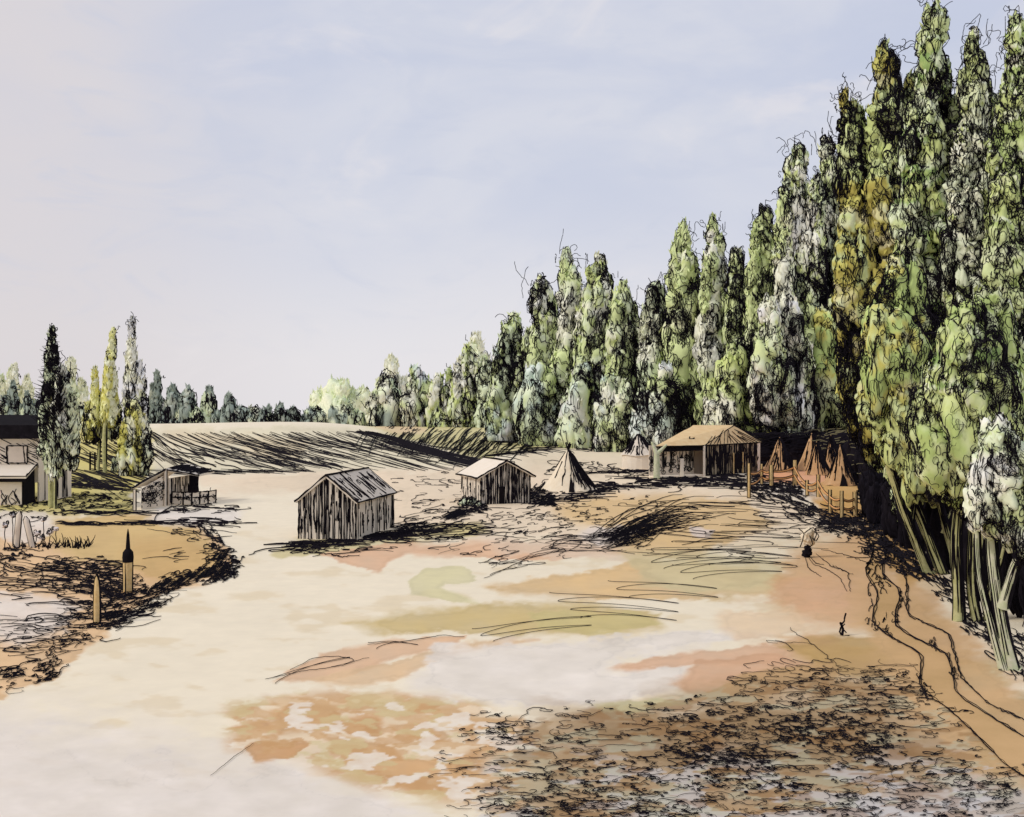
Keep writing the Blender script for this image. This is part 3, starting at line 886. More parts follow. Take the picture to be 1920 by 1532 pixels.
def tree(name, label, cat, px, d, plumes, pal, trunks, group=None, dark=.42, ink=1.0, wisp=1.0, seed=0, clump=.5, lvl=None, barkm='bark', base=None, inkw=.86, lean=0, flecks=1.0, black=0, spikes=None):
    """plumes: (x_bottom, x_top, y_top, y_bottom, half_width) in photo pixels at distance d; trunks: (x, y, half_width) chains"""
    r = np.random.default_rng(1000 + seed)
    dark = dark * .92 if dark < .7 else dark
    inkw = inkw * (.92 if d > 62 else 1)
    X0 = (px - CX) / F * d
    org = np.array([X0, d, float(terrain(X0, d))])
    root = thing(name, label, cat, tuple(org), group)
    q = d / F                                               # metres per photo pixel at this distance
    lvl = lvl or (3 if d < 75 else 2)
    names, wts = zip(*pal)
    wts = np.array(wts, float) / sum(wts)
    cen, rr, col, isdark, tops = [], [], [], [], []
    for (xb, xt, yt, yb, hw) in plumes:
        top, bot = at(xt, yt, d), at(xb, yb, d)
        top[1] += r.normal(0, hw * q * .35); bot[1] = top[1]
        top[2] += .055 * (top[2] - bot[2]) * (0 if d > 200 else 1)
        Hh, R = top[2] - bot[2], hw * q * (1.08 if px < 300 else 1.3)
        n = int(max(10, 17 * (Hh / (R * 2 * clump * 3.1)) ** .9 * 1.15))
        t = (np.arange(n) + r.random(n)) / n
        t = t ** 0.92 * 0.93
        prof = (1 - t) ** .46 * (.66 + .34 * np.minimum(1, t / .2)) * 1.1
        th = r.uniform(0, 2 * np.pi, n)
        off = R * prof * r.uniform(.22, .62, n)
        c = bot + (top - bot) * t[:, None] + np.stack([np.cos(th) * off, np.sin(th) * off, np.zeros(n)], -1)
        rx = R * np.maximum(prof, .24) * r.uniform(.40, .64, n) * (clump / .5)
        rz = rx * r.uniform(1.4, 2.5, n)
        rz = np.minimum(rz, np.maximum((top[2] - c[:, 2]) * 1.02, rx * .9))
        cen.append(c); rr.append(np.stack([rx, rx, rz], -1))
        side = np.cos(th) * .55 + r.normal(0, .22, n) - (t - .45) * .7  # dense ink strokes draw the crown's shaded right and lower side
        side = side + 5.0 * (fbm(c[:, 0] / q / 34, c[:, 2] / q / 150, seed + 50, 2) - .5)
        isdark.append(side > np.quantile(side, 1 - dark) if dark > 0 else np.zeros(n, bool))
        ci = r.choice(len(names), n, p=wts)
        col.append(np.array([PALL[names[i]] for i in ci]) * (1 + r.normal(0, .05, n))[:, None])
        tops.append((bot + (top - bot) * .96, R))
    cen, rr, col, isdark = np.vstack(cen), np.vstack(rr), np.vstack(col), np.concatenate(isdark)
    ph = r.uniform(0, 2 * np.pi, (len(cen), 14))
    D, Fc = ICO[lvl]
    m = len(D)

    cum = np.cumsum(wts)
    PC = np.array([PALL[n_] for n_ in names])

    def wash(P):
        # leaf colour drifts through the crown in broad patches
        a = (P[:, 0] * .8 + P[:, 1] * .6) / q
        b = P[:, 2] / q
        v = fbm(a / 42, b / 85, seed + 3, 3) + .35 * (fbm(a / 13, b / 22, seed + 9, 2) - .5)
        v = sm(v, .24, .76)
        c = np.broadcast_to(PC[0], (len(P), 3)).copy()
        for i in range(1, len(PC)):
            w = sm(v, cum[i - 1] - .03, cum[i - 1] + .03)[:, None]
            c = c * (1 - w) + PC[i] * w
        bl = sm(fbm(a / 26, b / 48, seed + 20, 3), .62, .68)[:, None] * .32
        c = c * (1 - bl) + PALL['white'] * bl
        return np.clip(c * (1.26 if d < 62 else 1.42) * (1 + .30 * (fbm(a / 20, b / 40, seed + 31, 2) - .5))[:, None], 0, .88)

    def clumps(mb, sel, amp, scale, colr, mat=0):
        k = sel.sum()
        if k == 0:
            return
        rh = rho(D[None], ph[sel][:, None], amp)
        V = cen[sel][:, None] + rr[sel][:, None] * scale * (D[None] * rh[..., None])
        Fa = (Fc[None] + (np.arange(k) * m)[:, None, None]).reshape(-1, 3)
        cv = None
        if colr is not None:
            cv = wash(V.reshape(-1, 3))
        mb.add(V, Fa, mat, cv, smooth=True)

    crown = MB()
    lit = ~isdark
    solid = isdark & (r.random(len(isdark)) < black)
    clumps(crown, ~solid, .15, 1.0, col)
    li = np.where(lit)[0]
    # single leaves standing off the clumps
    nf = int(len(li) * 46 * flecks)
    if nf:
        ki = r.choice(li, nf)
        dv = r.normal(0, 1, (nf, 3)); dv /= np.linalg.norm(dv, axis=1, keepdims=True)
        pc = cen[ki] + rr[ki] * dv * (rho(dv, ph[ki], .15) * r.uniform(.97, 1.12, nf))[:, None]
        e1 = np.stack([r.normal(0, .35, nf), r.normal(0, .35, nf), np.ones(nf)], -1)
        e1 /= np.linalg.norm(e1, axis=1, keepdims=True)
        e2 = np.cross(e1, dv + r.normal(0, .3, (nf, 3))); e2 /= np.linalg.norm(e2, axis=1, keepdims=True) + 1e-6
        ln = r.uniform(3.5, 8.5, nf)[:, None] * q; wd = ln * r.uniform(.3, .5, nf)[:, None]
        V = np.stack([pc - e1 * ln, pc + e2 * wd, pc + e1 * ln * 1.2, pc - e2 * wd], 1)
        cf = np.repeat((wash(pc) * r.uniform(.88, 1.08, nf)[:, None])[:, None], 4, 1)
        crown.add(V, np.arange(nf * 4).reshape(-1, 4), 0, np.clip(cf, 0, .9).reshape(-1, 3))
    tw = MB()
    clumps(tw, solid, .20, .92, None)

    def walk(ki, steps, step_px, curl, lo, hi, wpx, vert=.8):
        n = len(ki)
        dv = r.normal(0, 1, (n, 3))
        dv[:, 1] = np.where(r.random(n) < .5, -np.abs(dv[:, 1]), dv[:, 1])
        dv /= np.linalg.norm(dv, axis=1, keepdims=True)
        T = np.stack([r.normal(0, 1 - vert, n), r.normal(0, 1 - vert, n), r.choice([-1., 1.], n)], -1)
        kap = r.normal(0, curl, n)
        sz = rr[ki].mean(1)
        st = step_px * q / sz * np.exp(r.normal(0, .25, n))
        hgt = r.uniform(lo, hi, n)
        P = []
        for i in range(steps):
            P.append(cen[ki] + rr[ki] * dv * (rho(dv, ph[ki], .15) * hgt)[:, None])
            T = T - (T * dv).sum(1, keepdims=True) * dv
            T /= np.linalg.norm(T, axis=1, keepdims=True) + 1e-9
            kap = .55 * kap + r.normal(0, curl, n)
            B = np.cross(dv, T)
            T = np.cos(kap)[:, None] * T + np.sin(kap)[:, None] * B
            dv = dv + T * st[:, None]
            dv /= np.linalg.norm(dv, axis=1, keepdims=True)
        P = np.stack(P, 1)
        w = (wpx * q * np.exp(r.normal(0, .22, n)))[:, None] * (.6 + .4 * np.sin(np.linspace(.2, 2.9, steps)))[None]
        tw.tubes(P, w)

    area = (rr[:, 0] * rr[:, 2]) / q ** 2 * np.pi
    if len(li):
        p = area[li] / area[li].sum()
        n1 = int(max(10, area[li].sum() / (112 if d < 50 else 150) * ink))
        walk(r.choice(li, n1, p=p), 14, 3.6, .78, 1.0, 1.10, inkw)
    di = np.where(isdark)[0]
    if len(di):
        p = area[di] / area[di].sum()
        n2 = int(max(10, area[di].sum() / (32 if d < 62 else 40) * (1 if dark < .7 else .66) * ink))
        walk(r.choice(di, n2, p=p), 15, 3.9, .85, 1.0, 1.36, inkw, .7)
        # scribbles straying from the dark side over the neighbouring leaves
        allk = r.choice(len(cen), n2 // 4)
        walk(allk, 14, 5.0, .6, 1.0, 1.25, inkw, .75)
    # twigs standing out from the stem
    for (pi, ns_, el, ln_) in (spikes or []):
        (xb, xt, yt, yb, hw) = plumes[pi]
        a0_, b0_ = at(xb, yb, d), at(xt, yt, d)
        tt = r.random(ns_) ** .8
        pr = ((1 - tt) ** .6 * .9 + .1) * hw * q * ln_ * r.uniform(.5, 1.2, ns_)
        az = r.uniform(0, 6.28, ns_)
        e_ = el + r.normal(0, .25, ns_)
        u_ = np.linspace(0, 1, 6)
        base_ = a0_ + (b0_ - a0_) * tt[:, None]
        dirv = np.stack([np.cos(az) * np.cos(e_), np.sin(az) * np.cos(e_), np.sin(e_)], -1)
        P = base_[:, None] + dirv[:, None] * (pr[:, None] * u_)[..., None]
        P += np.cumsum(r.normal(0, .05, P.shape), 1) * hw * q * .5
        P[..., 2] += (u_ ** 2)[None] * pr[:, None] * (.25 if el > 0 else .15)
        tw.tubes(P, (inkw * 1.1 * q * (1.2 - .8 * u_))[None].repeat(ns_, 0))
    # loose wisps at the tips
    for (top, R) in tops:
        nw = int(max(3, 10 * wisp))
        k = 14
        p0 = top + np.stack([r.normal(0, R * .28, nw), r.normal(0, R * .28, nw), -r.uniform(.1, 1.6, nw) * R], -1)
        h = r.normal(np.pi / 2, .4, nw); kap = r.normal(0, .4, nw); az = r.uniform(0, 2 * np.pi, nw)
        P = [p0]
        st = R * r.uniform(.04, .10, nw)
        for i in range(k - 1):
            kap = .5 * kap + r.normal(0, .6, nw)
            h = h + kap + (np.pi / 2 - h) * .12
            p0 = p0 + np.stack([np.cos(h) * np.cos(az), np.cos(h) * np.sin(az), np.sin(h)], -1) * st[:, None]
            P.append(p0)
        P = np.stack(P, 1)
        tw.tubes(P, np.full((nw, k), inkw * .85 * q))
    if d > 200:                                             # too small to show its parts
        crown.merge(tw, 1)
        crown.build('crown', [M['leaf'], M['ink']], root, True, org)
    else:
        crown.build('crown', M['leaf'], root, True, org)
        tw.build('twigs_and_shade', M['ink'], root, False, org)

    for ch in trunks:
        tb = MB()
        c = np.array(ch, float)
        k = 14
        u = np.linspace(0, 1, k); s = np.linspace(0, 1, len(c))
        xs, ys, ws = (np.interp(u, s, c[:, j]) for j in range(3))
        for _ in range(2):
            xs[1:-1] = (xs[:-2] + 2 * xs[1:-1] + xs[2:]) / 4
        P = at(xs, ys, d)
        P[:, 1] += np.linspace(0, r.normal(0, .3), k)
        if abs(P[0, 2] - org[2]) < 1.0:
            P[0, 2] = org[2] - .06
        if d < 50:
            ws = ws * 1.0 * (1 + .35 * np.exp(-np.linspace(0, 9, k)))
        tb.tubes(P[None], (ws * q)[None], 0, 9)
        # dark bark furrows up the stem, packed rightward to draw its shaded side
        nb = int(130 if d < 50 else 9)
        an = r.uniform(0, 2 * np.pi, nb)
        an = np.where(r.random(nb) < .72, r.normal(-.35, .45, nb), an)
        for j in range(nb):
            i0 = r.integers(0, k - 5); i1 = min(k, i0 + r.integers(4, 9))
            a_ = an[j] + np.cumsum(r.normal(0, .06, i1 - i0))
            Q = P[i0:i1] + np.stack([np.cos(a_), np.sin(a_), 0 * a_], -1) * (ws[i0:i1] * q * 1.0)[:, None]
            wq = np.full(i1 - i0, inkw * q * r.uniform(.7, 2.2 if d < 50 else 1.4)); wq[0] *= .4; wq[-1] *= .4
            tb.tubes(Q[None], wq[None], 1)
        tb.build('trunk', [M[barkm], M['ink']], root, False, org)
    return root


ROW = 'tall trees in the row along the right'
FAR = 'small trees along the far ridge'
A_ = [('sage', 3), ('light', 2), ('mint', 1), ('white', .6)]
B_ = [('light', 3), ('sage', 2), ('lime', 1), ('pale', 1)]
C_ = [('fresh', 2), ('light', 3), ('lime', 2), ('olive', .6)]
D_ = [('mint', 3), ('sage', 2), ('light', 1)]
W_ = [('white', 1.2), ('pale', 3), ('sage', 2)]


def trk(x, y0, y1, w, x1=None):
    return [(x, y0, w), ((x + (x1 or x)) / 2, (y0 + y1) / 2, w * .8), (x1 or x, y1, w * .55)]


# far end of the row, on the ridge
tree('round_tree', 'dark bushy tree at the far left end of the right-hand row', 'tree', 720, 240, [(720, 722, 712, 798, 32), (705, 702, 740, 798, 18)], [('grey', 1), ('sage', 2)], [trk(720, 799, 770, 2)], ROW, .5, .8, seed=1)
tree('round_tree', 'thin-topped pale tree right of the dark bushy one on the ridge', 'tree', 785, 238, [(785, 783, 686, 798, 26), (768, 766, 730, 798, 16), (803, 806, 728, 798, 14)], A_, [trk(785, 800, 770, 2)], ROW, .3, .9, seed=2)
tree('slim_tree', 'narrow low tree with loose twigs between two taller ridge trees', 'tree', 828, 236, [(826, 823, 704, 800, 20), (842, 845, 690, 800, 12)], B_, [trk(828, 800, 770, 2)], ROW, .45, .9, seed=3)
tree('poplar', 'three-pointed poplar with dark middle where the row begins to climb', 'tree', 880, 232, [(878, 878, 648, 800, 22), (862, 858, 680, 800, 16), (896, 898, 672, 800, 16)], B_, [trk(880, 801, 770, 2)], ROW, .5, 1, seed=4)
tree('slim_tree', 'slim nearly black tree against the broad curly-topped poplar', 'tree', 914, 228, [(914, 911, 668, 802, 19)], [('sage', 1)], [trk(914, 802, 770, 2)], ROW, .72, 1, seed=5)
tree('poplar', 'broad poplar with a curled white tip above the olive field', 'tree', 955, 150, [(955, 958, 598, 826, 36), (940, 938, 650, 826, 22), (975, 976, 640, 826, 22)], A_, [trk(955, 828, 780, 3)], ROW, .42, 1, seed=6)
tree('poplar', 'tall poplar with a nodding tip and a black right flank', 'tree', 1022, 147, [(1020, 1014, 530, 826, 40), (1042, 1036, 560, 826, 26), (1000, 996, 620, 826, 24)], B_, [trk(1022, 829, 780, 4)], ROW, .5, 1, seed=7)
tree('round_tree', 'low rounded sage tree in front of the nodding poplar', 'tree', 1012, 138, [(1010, 1008, 694, 832, 42), (1034, 1036, 740, 832, 26)], D_, [trk(1012, 834, 800, 4)], ROW, .34, .9, seed=8)
tree('poplar', 'tall poplar with a hooked bare tip directly above the tepee', 'tree', 1076, 140, [(1076, 1066, 468, 832, 32), (1058, 1062, 560, 832, 20)], [('pale', 2), ('sage', 2), ('light', 1)], [trk(1076, 834, 790, 4)], ROW, .3, 1, 1.6, seed=9)
tree('poplar', 'poplar with a twin twiggy top and dark trunk side left of the gap', 'tree', 1122, 137, [(1118, 1118, 482, 836, 34), (1138, 1140, 515, 836, 20), (1100, 1098, 540, 836, 22)], B_, [trk(1122, 836, 790, 4)], ROW, .5, 1.1, 1.4, seed=10)
tree('round_tree', 'low blue-green tree behind the tepee tip', 'tree', 1094, 130, [(1090, 1090, 696, 836, 36), (1070, 1068, 740, 836, 22), (1112, 1114, 735, 836, 20)], D_, [trk(1086, 838, 806, 3), trk(1104, 840, 800, 3, 1098)], ROW, .25, .9, seed=11)
tree('poplar', 'pointed poplar with thin bare shoots above the thatched round hut', 'tree', 1172, 128, [(1172, 1162, 535, 838, 34), (1190, 1186, 570, 838, 22), (1154, 1148, 590, 838, 18)], B_, [trk(1172, 840, 790, 4)], ROW, .42, 1.1, 1.8, seed=12)
tree('round_tree', 'low mint-coloured tree left of the thatched round hut', 'tree', 1150, 120, [(1148, 1146, 712, 840, 34), (1168, 1170, 720, 842, 24)], D_, [trk(1150, 844, 800, 4)], ROW, .42, 1, seed=13)
tree('poplar', 'shorter dark poplar between the pointed and the round-topped ones', 'tree', 1230, 124, [(1230, 1228, 528, 838, 30), (1214, 1210, 575, 838, 18)], [('sage', 2), ('light', 1)], [trk(1230, 842, 790, 4)], ROW, .66, 1.2, 1.3, seed=14)
tree('poplar', 'tall round-topped pale green poplar behind the left end of the long hut', 'tree', 1284, 122, [(1280, 1278, 436, 838, 38), (1300, 1302, 480, 838, 22)], [('light', 3), ('lime', 1), ('pale', 1)], [trk(1284, 843, 790, 5)], ROW, .34, 1, 1.5, seed=15)
tree('round_tree', 'dark-based bushy tree between the round hut and the long hut', 'tree', 1240, 112, [(1238, 1236, 690, 842, 36), (1214, 1210, 740, 842, 26), (1262, 1264, 735, 842, 26)], D_, [trk(1240, 848, 806, 4)], ROW, .6, 1.2, seed=16)
tree('poplar', 'slender poplar with the longest bare spire above the long hut roof', 'tree', 1342, 118, [(1340, 1338, 405, 836, 32), (1326, 1324, 500, 836, 20)], [('pale', 2), ('light', 3)], [trk(1342, 846, 790, 5)], ROW, .38, 1, 2.0, seed=17)
tree('poplar', 'twiggy poplar leaning on the long-spired one above the hut ridge', 'tree', 1386, 116, [(1384, 1380, 468, 836, 30), (1400, 1398, 520, 836, 20)], B_, [trk(1386, 846, 790, 5)], ROW, .55, 1.2, 1.5, seed=18)
tree('round_tree', 'yellow-green bushy tree standing right behind the hut roof', 'tree', 1372, 106, [(1370, 1372, 650, 836, 34), (1394, 1394, 690, 836, 24), (1340, 1338, 720, 836, 24)], [('lime', 2), ('light', 3), ('pale', 1)], [trk(1372, 858, 800, 5)], ROW, .4, 1, seed=19)
tree('poplar', 'dark poplar with a crooked tip where the row turns steep', 'tree', 1440, 106, [(1436, 1434, 385, 836, 34), (1418, 1416, 430, 836, 18), (1456, 1456, 420, 836, 22)], [('light', 2), ('olive', 1), ('sage', 1)], [trk(1440, 858, 790, 5)], ROW, .52, 1.2, 1.5, seed=20)
tree('poplar', 'high flame-shaped poplar behind the orange tents', 'tree', 1500, 98, [(1498, 1500, 268, 836, 40), (1474, 1470, 350, 836, 26), (1524, 1522, 340, 836, 28)], B_, [trk(1500, 866, 780, 6)], ROW, .5, 1.2, 1.5, seed=21)
tree('birch', 'whitish bushy tree with two bare pale trunks behind the tents', 'tree', 1462, 94, [(1450, 1446, 566, 770, 34), (1480, 1484, 560, 790, 36), (1430, 1432, 620, 760, 24), (1506, 1508, 630, 800, 26)], W_ + [('light', 1)], [[(1486, 872, 4), (1478, 830, 4), (1472, 760, 3)], [(1506, 872, 5), (1498, 810, 5), (1484, 760, 3)]], ROW, .3, 1, seed=22, barkm='barkw')
tree('poplar', 'almost black slim poplar left of the golden-leaved giant', 'tree', 1556, 101, [(1554, 1560, 250, 810, 34), (1536, 1534, 330, 810, 22), (1580, 1582, 330, 810, 30)], [('sage', 2), ('light', 1)], [trk(1556, 866, 790, 6)], ROW, .74, 1.4, 1.8, seed=23)
tree('broad_tree', 'yellow-green bushy tree over the dark hedge beside the tents', 'tree', 1556, 97, [(1556, 1552, 560, 806, 40), (1588, 1590, 610, 806, 34), (1530, 1528, 660, 806, 28)], [('fresh', 2), ('olive', 2), ('light', 2)], [trk(1556, 868, 780, 5)], ROW, .42, 1.1, seed=24)
tree('tall_poplar', 'giant poplar with golden-yellow left flank and a ragged dark crest', 'tree', 1640, 58, [(1652, 1650, 92, 845, 46), (1626, 1602, 190, 790, 44), (1604, 1606, 300, 640, 34), (1680, 1690, 170, 890, 40), (1620, 1582, 170, 560, 24), (1700, 1716, 130, 800, 44), (1656, 1640, 260, 860, 48)], [('gold', 2.4), ('olive', 3), ('light', 2.2), ('lime', 1)], [trk(1650, 945, 700, 10)], ROW, .42, 1.2, 1.8, seed=25, clump=.46)
tree('tall_poplar', 'tallest sage green poplar at the top of the picture', 'tree', 1760, 42, [(1745, 1738, 14, 960, 56), (1708, 1704, 200, 960, 46), (1782, 1776, 120, 960, 46), (1725, 1722, 330, 960, 50), (1780, 1800, 190, 900, 44), (1745, 1752, 240, 960, 60)], [('light', 3), ('sage', 2), ('deep', .7), ('lime', 1)], [[(1758, 1022, 14), (1752, 900, 13), (1742, 500, 9)]], ROW, .36, 1.1, 1.4, seed=26, clump=.44)
tree('tall_poplar', 'pointed light green poplar right of the tallest one', 'tree', 1835, 40, [(1830, 1830, 60, 960, 46), (1806, 1800, 230, 960, 40), (1862, 1866, 150, 960, 46), (1836, 1840, 250, 960, 56)], [('light', 3), ('lime', 1), ('pale', 1.4)], [[(1838, 1035, 13), (1836, 900, 12), (1830, 500, 8)]], ROW, .46, 1.1, 1.6, seed=27, clump=.44)
tree('tall_poplar', 'tall bright green poplar cut by the right edge of the picture', 'tree', 1915, 37, [(1905, 1908, 20, 1010, 52), (1885, 1876, 180, 1010, 44), (1940, 1945, 90, 1010, 50), (1890, 1886, 300, 1010, 54), (1925, 1925, 160, 1010, 56)], [('light', 2), ('fresh', 2), ('pale', 1), ('lime', 1)], [[(1918, 1058, 14), (1912, 900, 12), (1906, 500, 8)]], ROW, .36, 1.1, 1.5, seed=28, clump=.44)
tree('leaning_tree', 'bushy yellow-green tree with three stems leaning left over the track', 'tree', 1752, 35, [(1684, 1668, 500, 835, 60), (1662, 1640, 640, 815, 44), (1722, 1718, 560, 875, 58), (1704, 1690, 700, 870, 52), (1738, 1744, 780, 915, 40)], [('fresh', 2), ('olive', 2.4), ('light', 2), ('lime', 2)],
     [[(1745, 1085, 8), (1718, 1020, 8), (1694, 960, 9), (1664, 870, 8)], [(1775, 1095, 10), (1752, 1030, 10), (1726, 960, 10), (1690, 870, 8)], [(1792, 1052, 6), (1772, 990, 7), (1758, 940, 6), (1742, 870, 6)], [(1768, 1000, 4), (1778, 965, 4), (1790, 920, 4)], [(1708, 985, 4), (1716, 930, 4), (1722, 880, 4)]], ROW, .26, 1.0, .8, seed=29, clump=.5)
tree('broad_tree', 'broad fresh green tree with thick forked stem beside the track', 'tree', 1835, 27.5, [(1800, 1795, 590, 880, 66), (1760, 1752, 690, 865, 50), (1850, 1852, 560, 900, 60), (1810, 1805, 720, 915, 58), (1900, 1906, 620, 880, 50)], [('fresh', 3), ('light', 2), ('lime', 2), ('pale', 1), ('deep', 1)],
     [[(1798, 1187, 11), (1798, 1100, 10), (1794, 1010, 10), (1806, 900, 8)], [(1838, 1195, 9), (1822, 1110, 9), (1824, 1010, 8), (1840, 900, 7)], [(1862, 1188, 8), (1846, 1110, 8), (1838, 1030, 8), (1862, 920, 6)], [(1850, 1120, 5), (1868, 1050, 5), (1880, 960, 4)]], ROW, .24, 1.0, .8, seed=30, clump=.5)
tree('birch', 'nearest tree, white-leaved crown over pale forked trunks', 'tree', 1893, 22.5, [(1880, 1868, 798, 975, 50), (1910, 1912, 850, 1000, 48), (1850, 1846, 870, 955, 32), (1950, 1955, 830, 1010, 46)], [('white', .7), ('pale', 2), ('sage', 2), ('light', 4), ('lime', 1)],
     [[(1904, 1284, 13), (1884, 1190, 12), (1872, 1100, 11), (1866, 1020, 10), (1870, 940, 8)], [(1880, 1140, 9), (1892, 1070, 9), (1916, 1000, 8), (1945, 920, 6)], [(1884, 1262, 8), (1864, 1160, 8), (1852, 1080, 7), (1856, 960, 6)]], ROW, .22, .9, .8, seed=31, clump=.55, barkm='barkw')

# trees on the left
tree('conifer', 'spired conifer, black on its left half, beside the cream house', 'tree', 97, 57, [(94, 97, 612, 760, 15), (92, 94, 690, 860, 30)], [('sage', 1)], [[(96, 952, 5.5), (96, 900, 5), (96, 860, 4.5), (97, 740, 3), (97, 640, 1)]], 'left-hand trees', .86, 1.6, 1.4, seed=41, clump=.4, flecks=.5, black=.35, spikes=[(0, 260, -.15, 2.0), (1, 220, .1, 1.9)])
tree('bare_tree', 'pale feathery tree merging with the black conifer by the house', 'tree', 108, 56, [(112, 112, 690, 870, 30), (126, 132, 740, 870, 20), (100, 100, 760, 890, 22)], [('wash', 2), ('pale', 2), ('white', 2)], [[(104, 954, 3.5), (104, 880, 3), (108, 780, 1.5)]], 'left-hand trees', .1, 1.5, 2.6, seed=42, clump=.34, flecks=.8, black=0, spikes=[(0, 150, .9, 1.9), (1, 90, .7, 2.0), (2, 90, .9, 2.0)])
tree('cypress', 'slender cypress with a thin black tip and hollow pale side', 'tree', 252, 82, [(250, 249, 596, 770, 13), (262, 264, 680, 800, 15), (240, 238, 660, 800, 12)], [('wash', 1), ('white', 2), ('pale', 1)], [trk(252, 888, 760, 3)], 'left-hand trees', .42, 1.3, 2.2, seed=43, clump=.4, flecks=.5, spikes=[(0, 140, 1.2, 2.2)])
tree('round_tree', 'ochre bush at the foot of the slender cypress', 'bush', 254, 81, [(252, 252, 755, 886, 24), (268, 270, 780, 886, 16), (238, 236, 790, 886, 14)], [('straw', 1), ('olive', 2), ('wash', 1)], [trk(254, 890, 850, 3)], 'left-hand trees', .4, 1.3, seed=44)
tree('poplar', 'golden flame-shaped sapling with a bent tip left of the cypress', 'tree', 203, 84, [(203, 216, 616, 778, 12), (194, 204, 660, 790, 8), (176, 178, 690, 790, 7), (214, 216, 692, 790, 8)], [('straw', 3), ('olive', .6), ('wash', 1)], [[(197, 884, 4), (196, 830, 5), (198, 770, 3)]], 'left-hand trees', .1, .8, .8, seed=45, clump=.5, flecks=.3)
tree('round_tree', 'round yellow tree crown on a thin stem under the golden sapling', 'tree', 184, 86, [(186, 186, 745, 806, 26), (208, 210, 752, 806, 20), (168, 168, 760, 806, 14)], [('straw', 2), ('olive', 1.6), ('wash', 1)], [trk(184, 882, 790, 3)], 'left-hand trees', .34, 1.2, seed=46)

for i, (x, yt, hw, lab) in enumerate([
        (291, 692, 11, 'slim grey-green tree, tallest on the far ridge'), (321, 722, 16, 'stout grey-green tree right of the slim tallest ridge tree'),
        (348, 728, 17, 'rounded grey-green tree, third right of the cypress'), (388, 726, 14, 'leaning grey tree alone above the low bushes'),
        (428, 740, 14, 'short dark-footed tree, last before the round bushes'), (24, 714, 13, 'pointed tree behind the house roof on the far left'),
        (50, 735, 12, 'dark shrubby tree between house roof and black conifer')]):
    tree('ridge_tree', lab, 'tree', x, 243, [(x, x + 3, yt, 802, hw), (x - hw * .5, x - hw * .4, yt + 26, 802, hw * .6)], [('grey', 3), ('sage', 1)], [trk(x, 800, 780, 1.5)], FAR, .3 if i < 5 else .5, .75, .6, seed=60 + i, flecks=.5, inkw=1.05)
for i, (x, yt, hw) in enumerate([(5, 745, 16), (70, 752, 14), (150, 765, 18), (130, 770, 14), (370, 768, 10), (408, 772, 9), (452, 764, 14), (476, 766, 14), (500, 764, 12), (526, 760, 13), (549, 764, 12), (310, 770, 12), (340, 772, 12)]):
    tree('round_bush', 'small dark round bush in the hedge along the far ridge', 'bush', x, 242, [(x, x + 1, yt, 801, hw), (x - 6, x - 7, yt + 8, 801, hw * .7)], [('grey', 2), ('sage', 1)], [], 'dark bushes along the far ridge', .55, 1.1, .4, seed=80 + i, flecks=.4, inkw=1.15)
for i, (x, yt, hw, lab) in enumerate([(585, 768, 20, 'wide low pale bush on the ridge right of the dark hedge'), (640, 746, 18, 'pointed sage bush on the ridge left of the pale haze tree'), (668, 772, 14, 'smallest sage bush beside the dark bushy tree')]):
    tree('round_bush', lab, 'bush', x, 243, [(x, x, yt, 798, hw), (x - hw * .6, x - hw * .6, yt + 12, 798, hw * .7), (x + hw * .6, x + hw * .6, yt + 10, 798, hw * .7)], [('sage', 2), ('grey', 1)], [], FAR, .2, .7, .5, seed=100 + i, flecks=.4)
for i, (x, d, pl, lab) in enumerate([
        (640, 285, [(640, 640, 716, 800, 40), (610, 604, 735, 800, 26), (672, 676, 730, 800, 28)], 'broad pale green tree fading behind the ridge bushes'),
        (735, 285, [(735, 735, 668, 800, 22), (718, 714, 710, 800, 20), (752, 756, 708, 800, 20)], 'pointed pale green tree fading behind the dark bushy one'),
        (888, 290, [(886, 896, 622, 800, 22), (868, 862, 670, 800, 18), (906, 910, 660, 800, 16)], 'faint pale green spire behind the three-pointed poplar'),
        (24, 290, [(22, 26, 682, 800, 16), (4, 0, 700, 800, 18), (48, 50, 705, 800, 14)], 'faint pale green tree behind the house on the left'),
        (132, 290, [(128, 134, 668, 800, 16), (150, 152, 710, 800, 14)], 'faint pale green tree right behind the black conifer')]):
    tree('far_tree', lab, 'tree', x, d, pl, [('wash', 3), ('pale', 1)], [], 'pale trees beyond the ridge', 0, .02, .2, seed=120 + i, flecks=1.2)


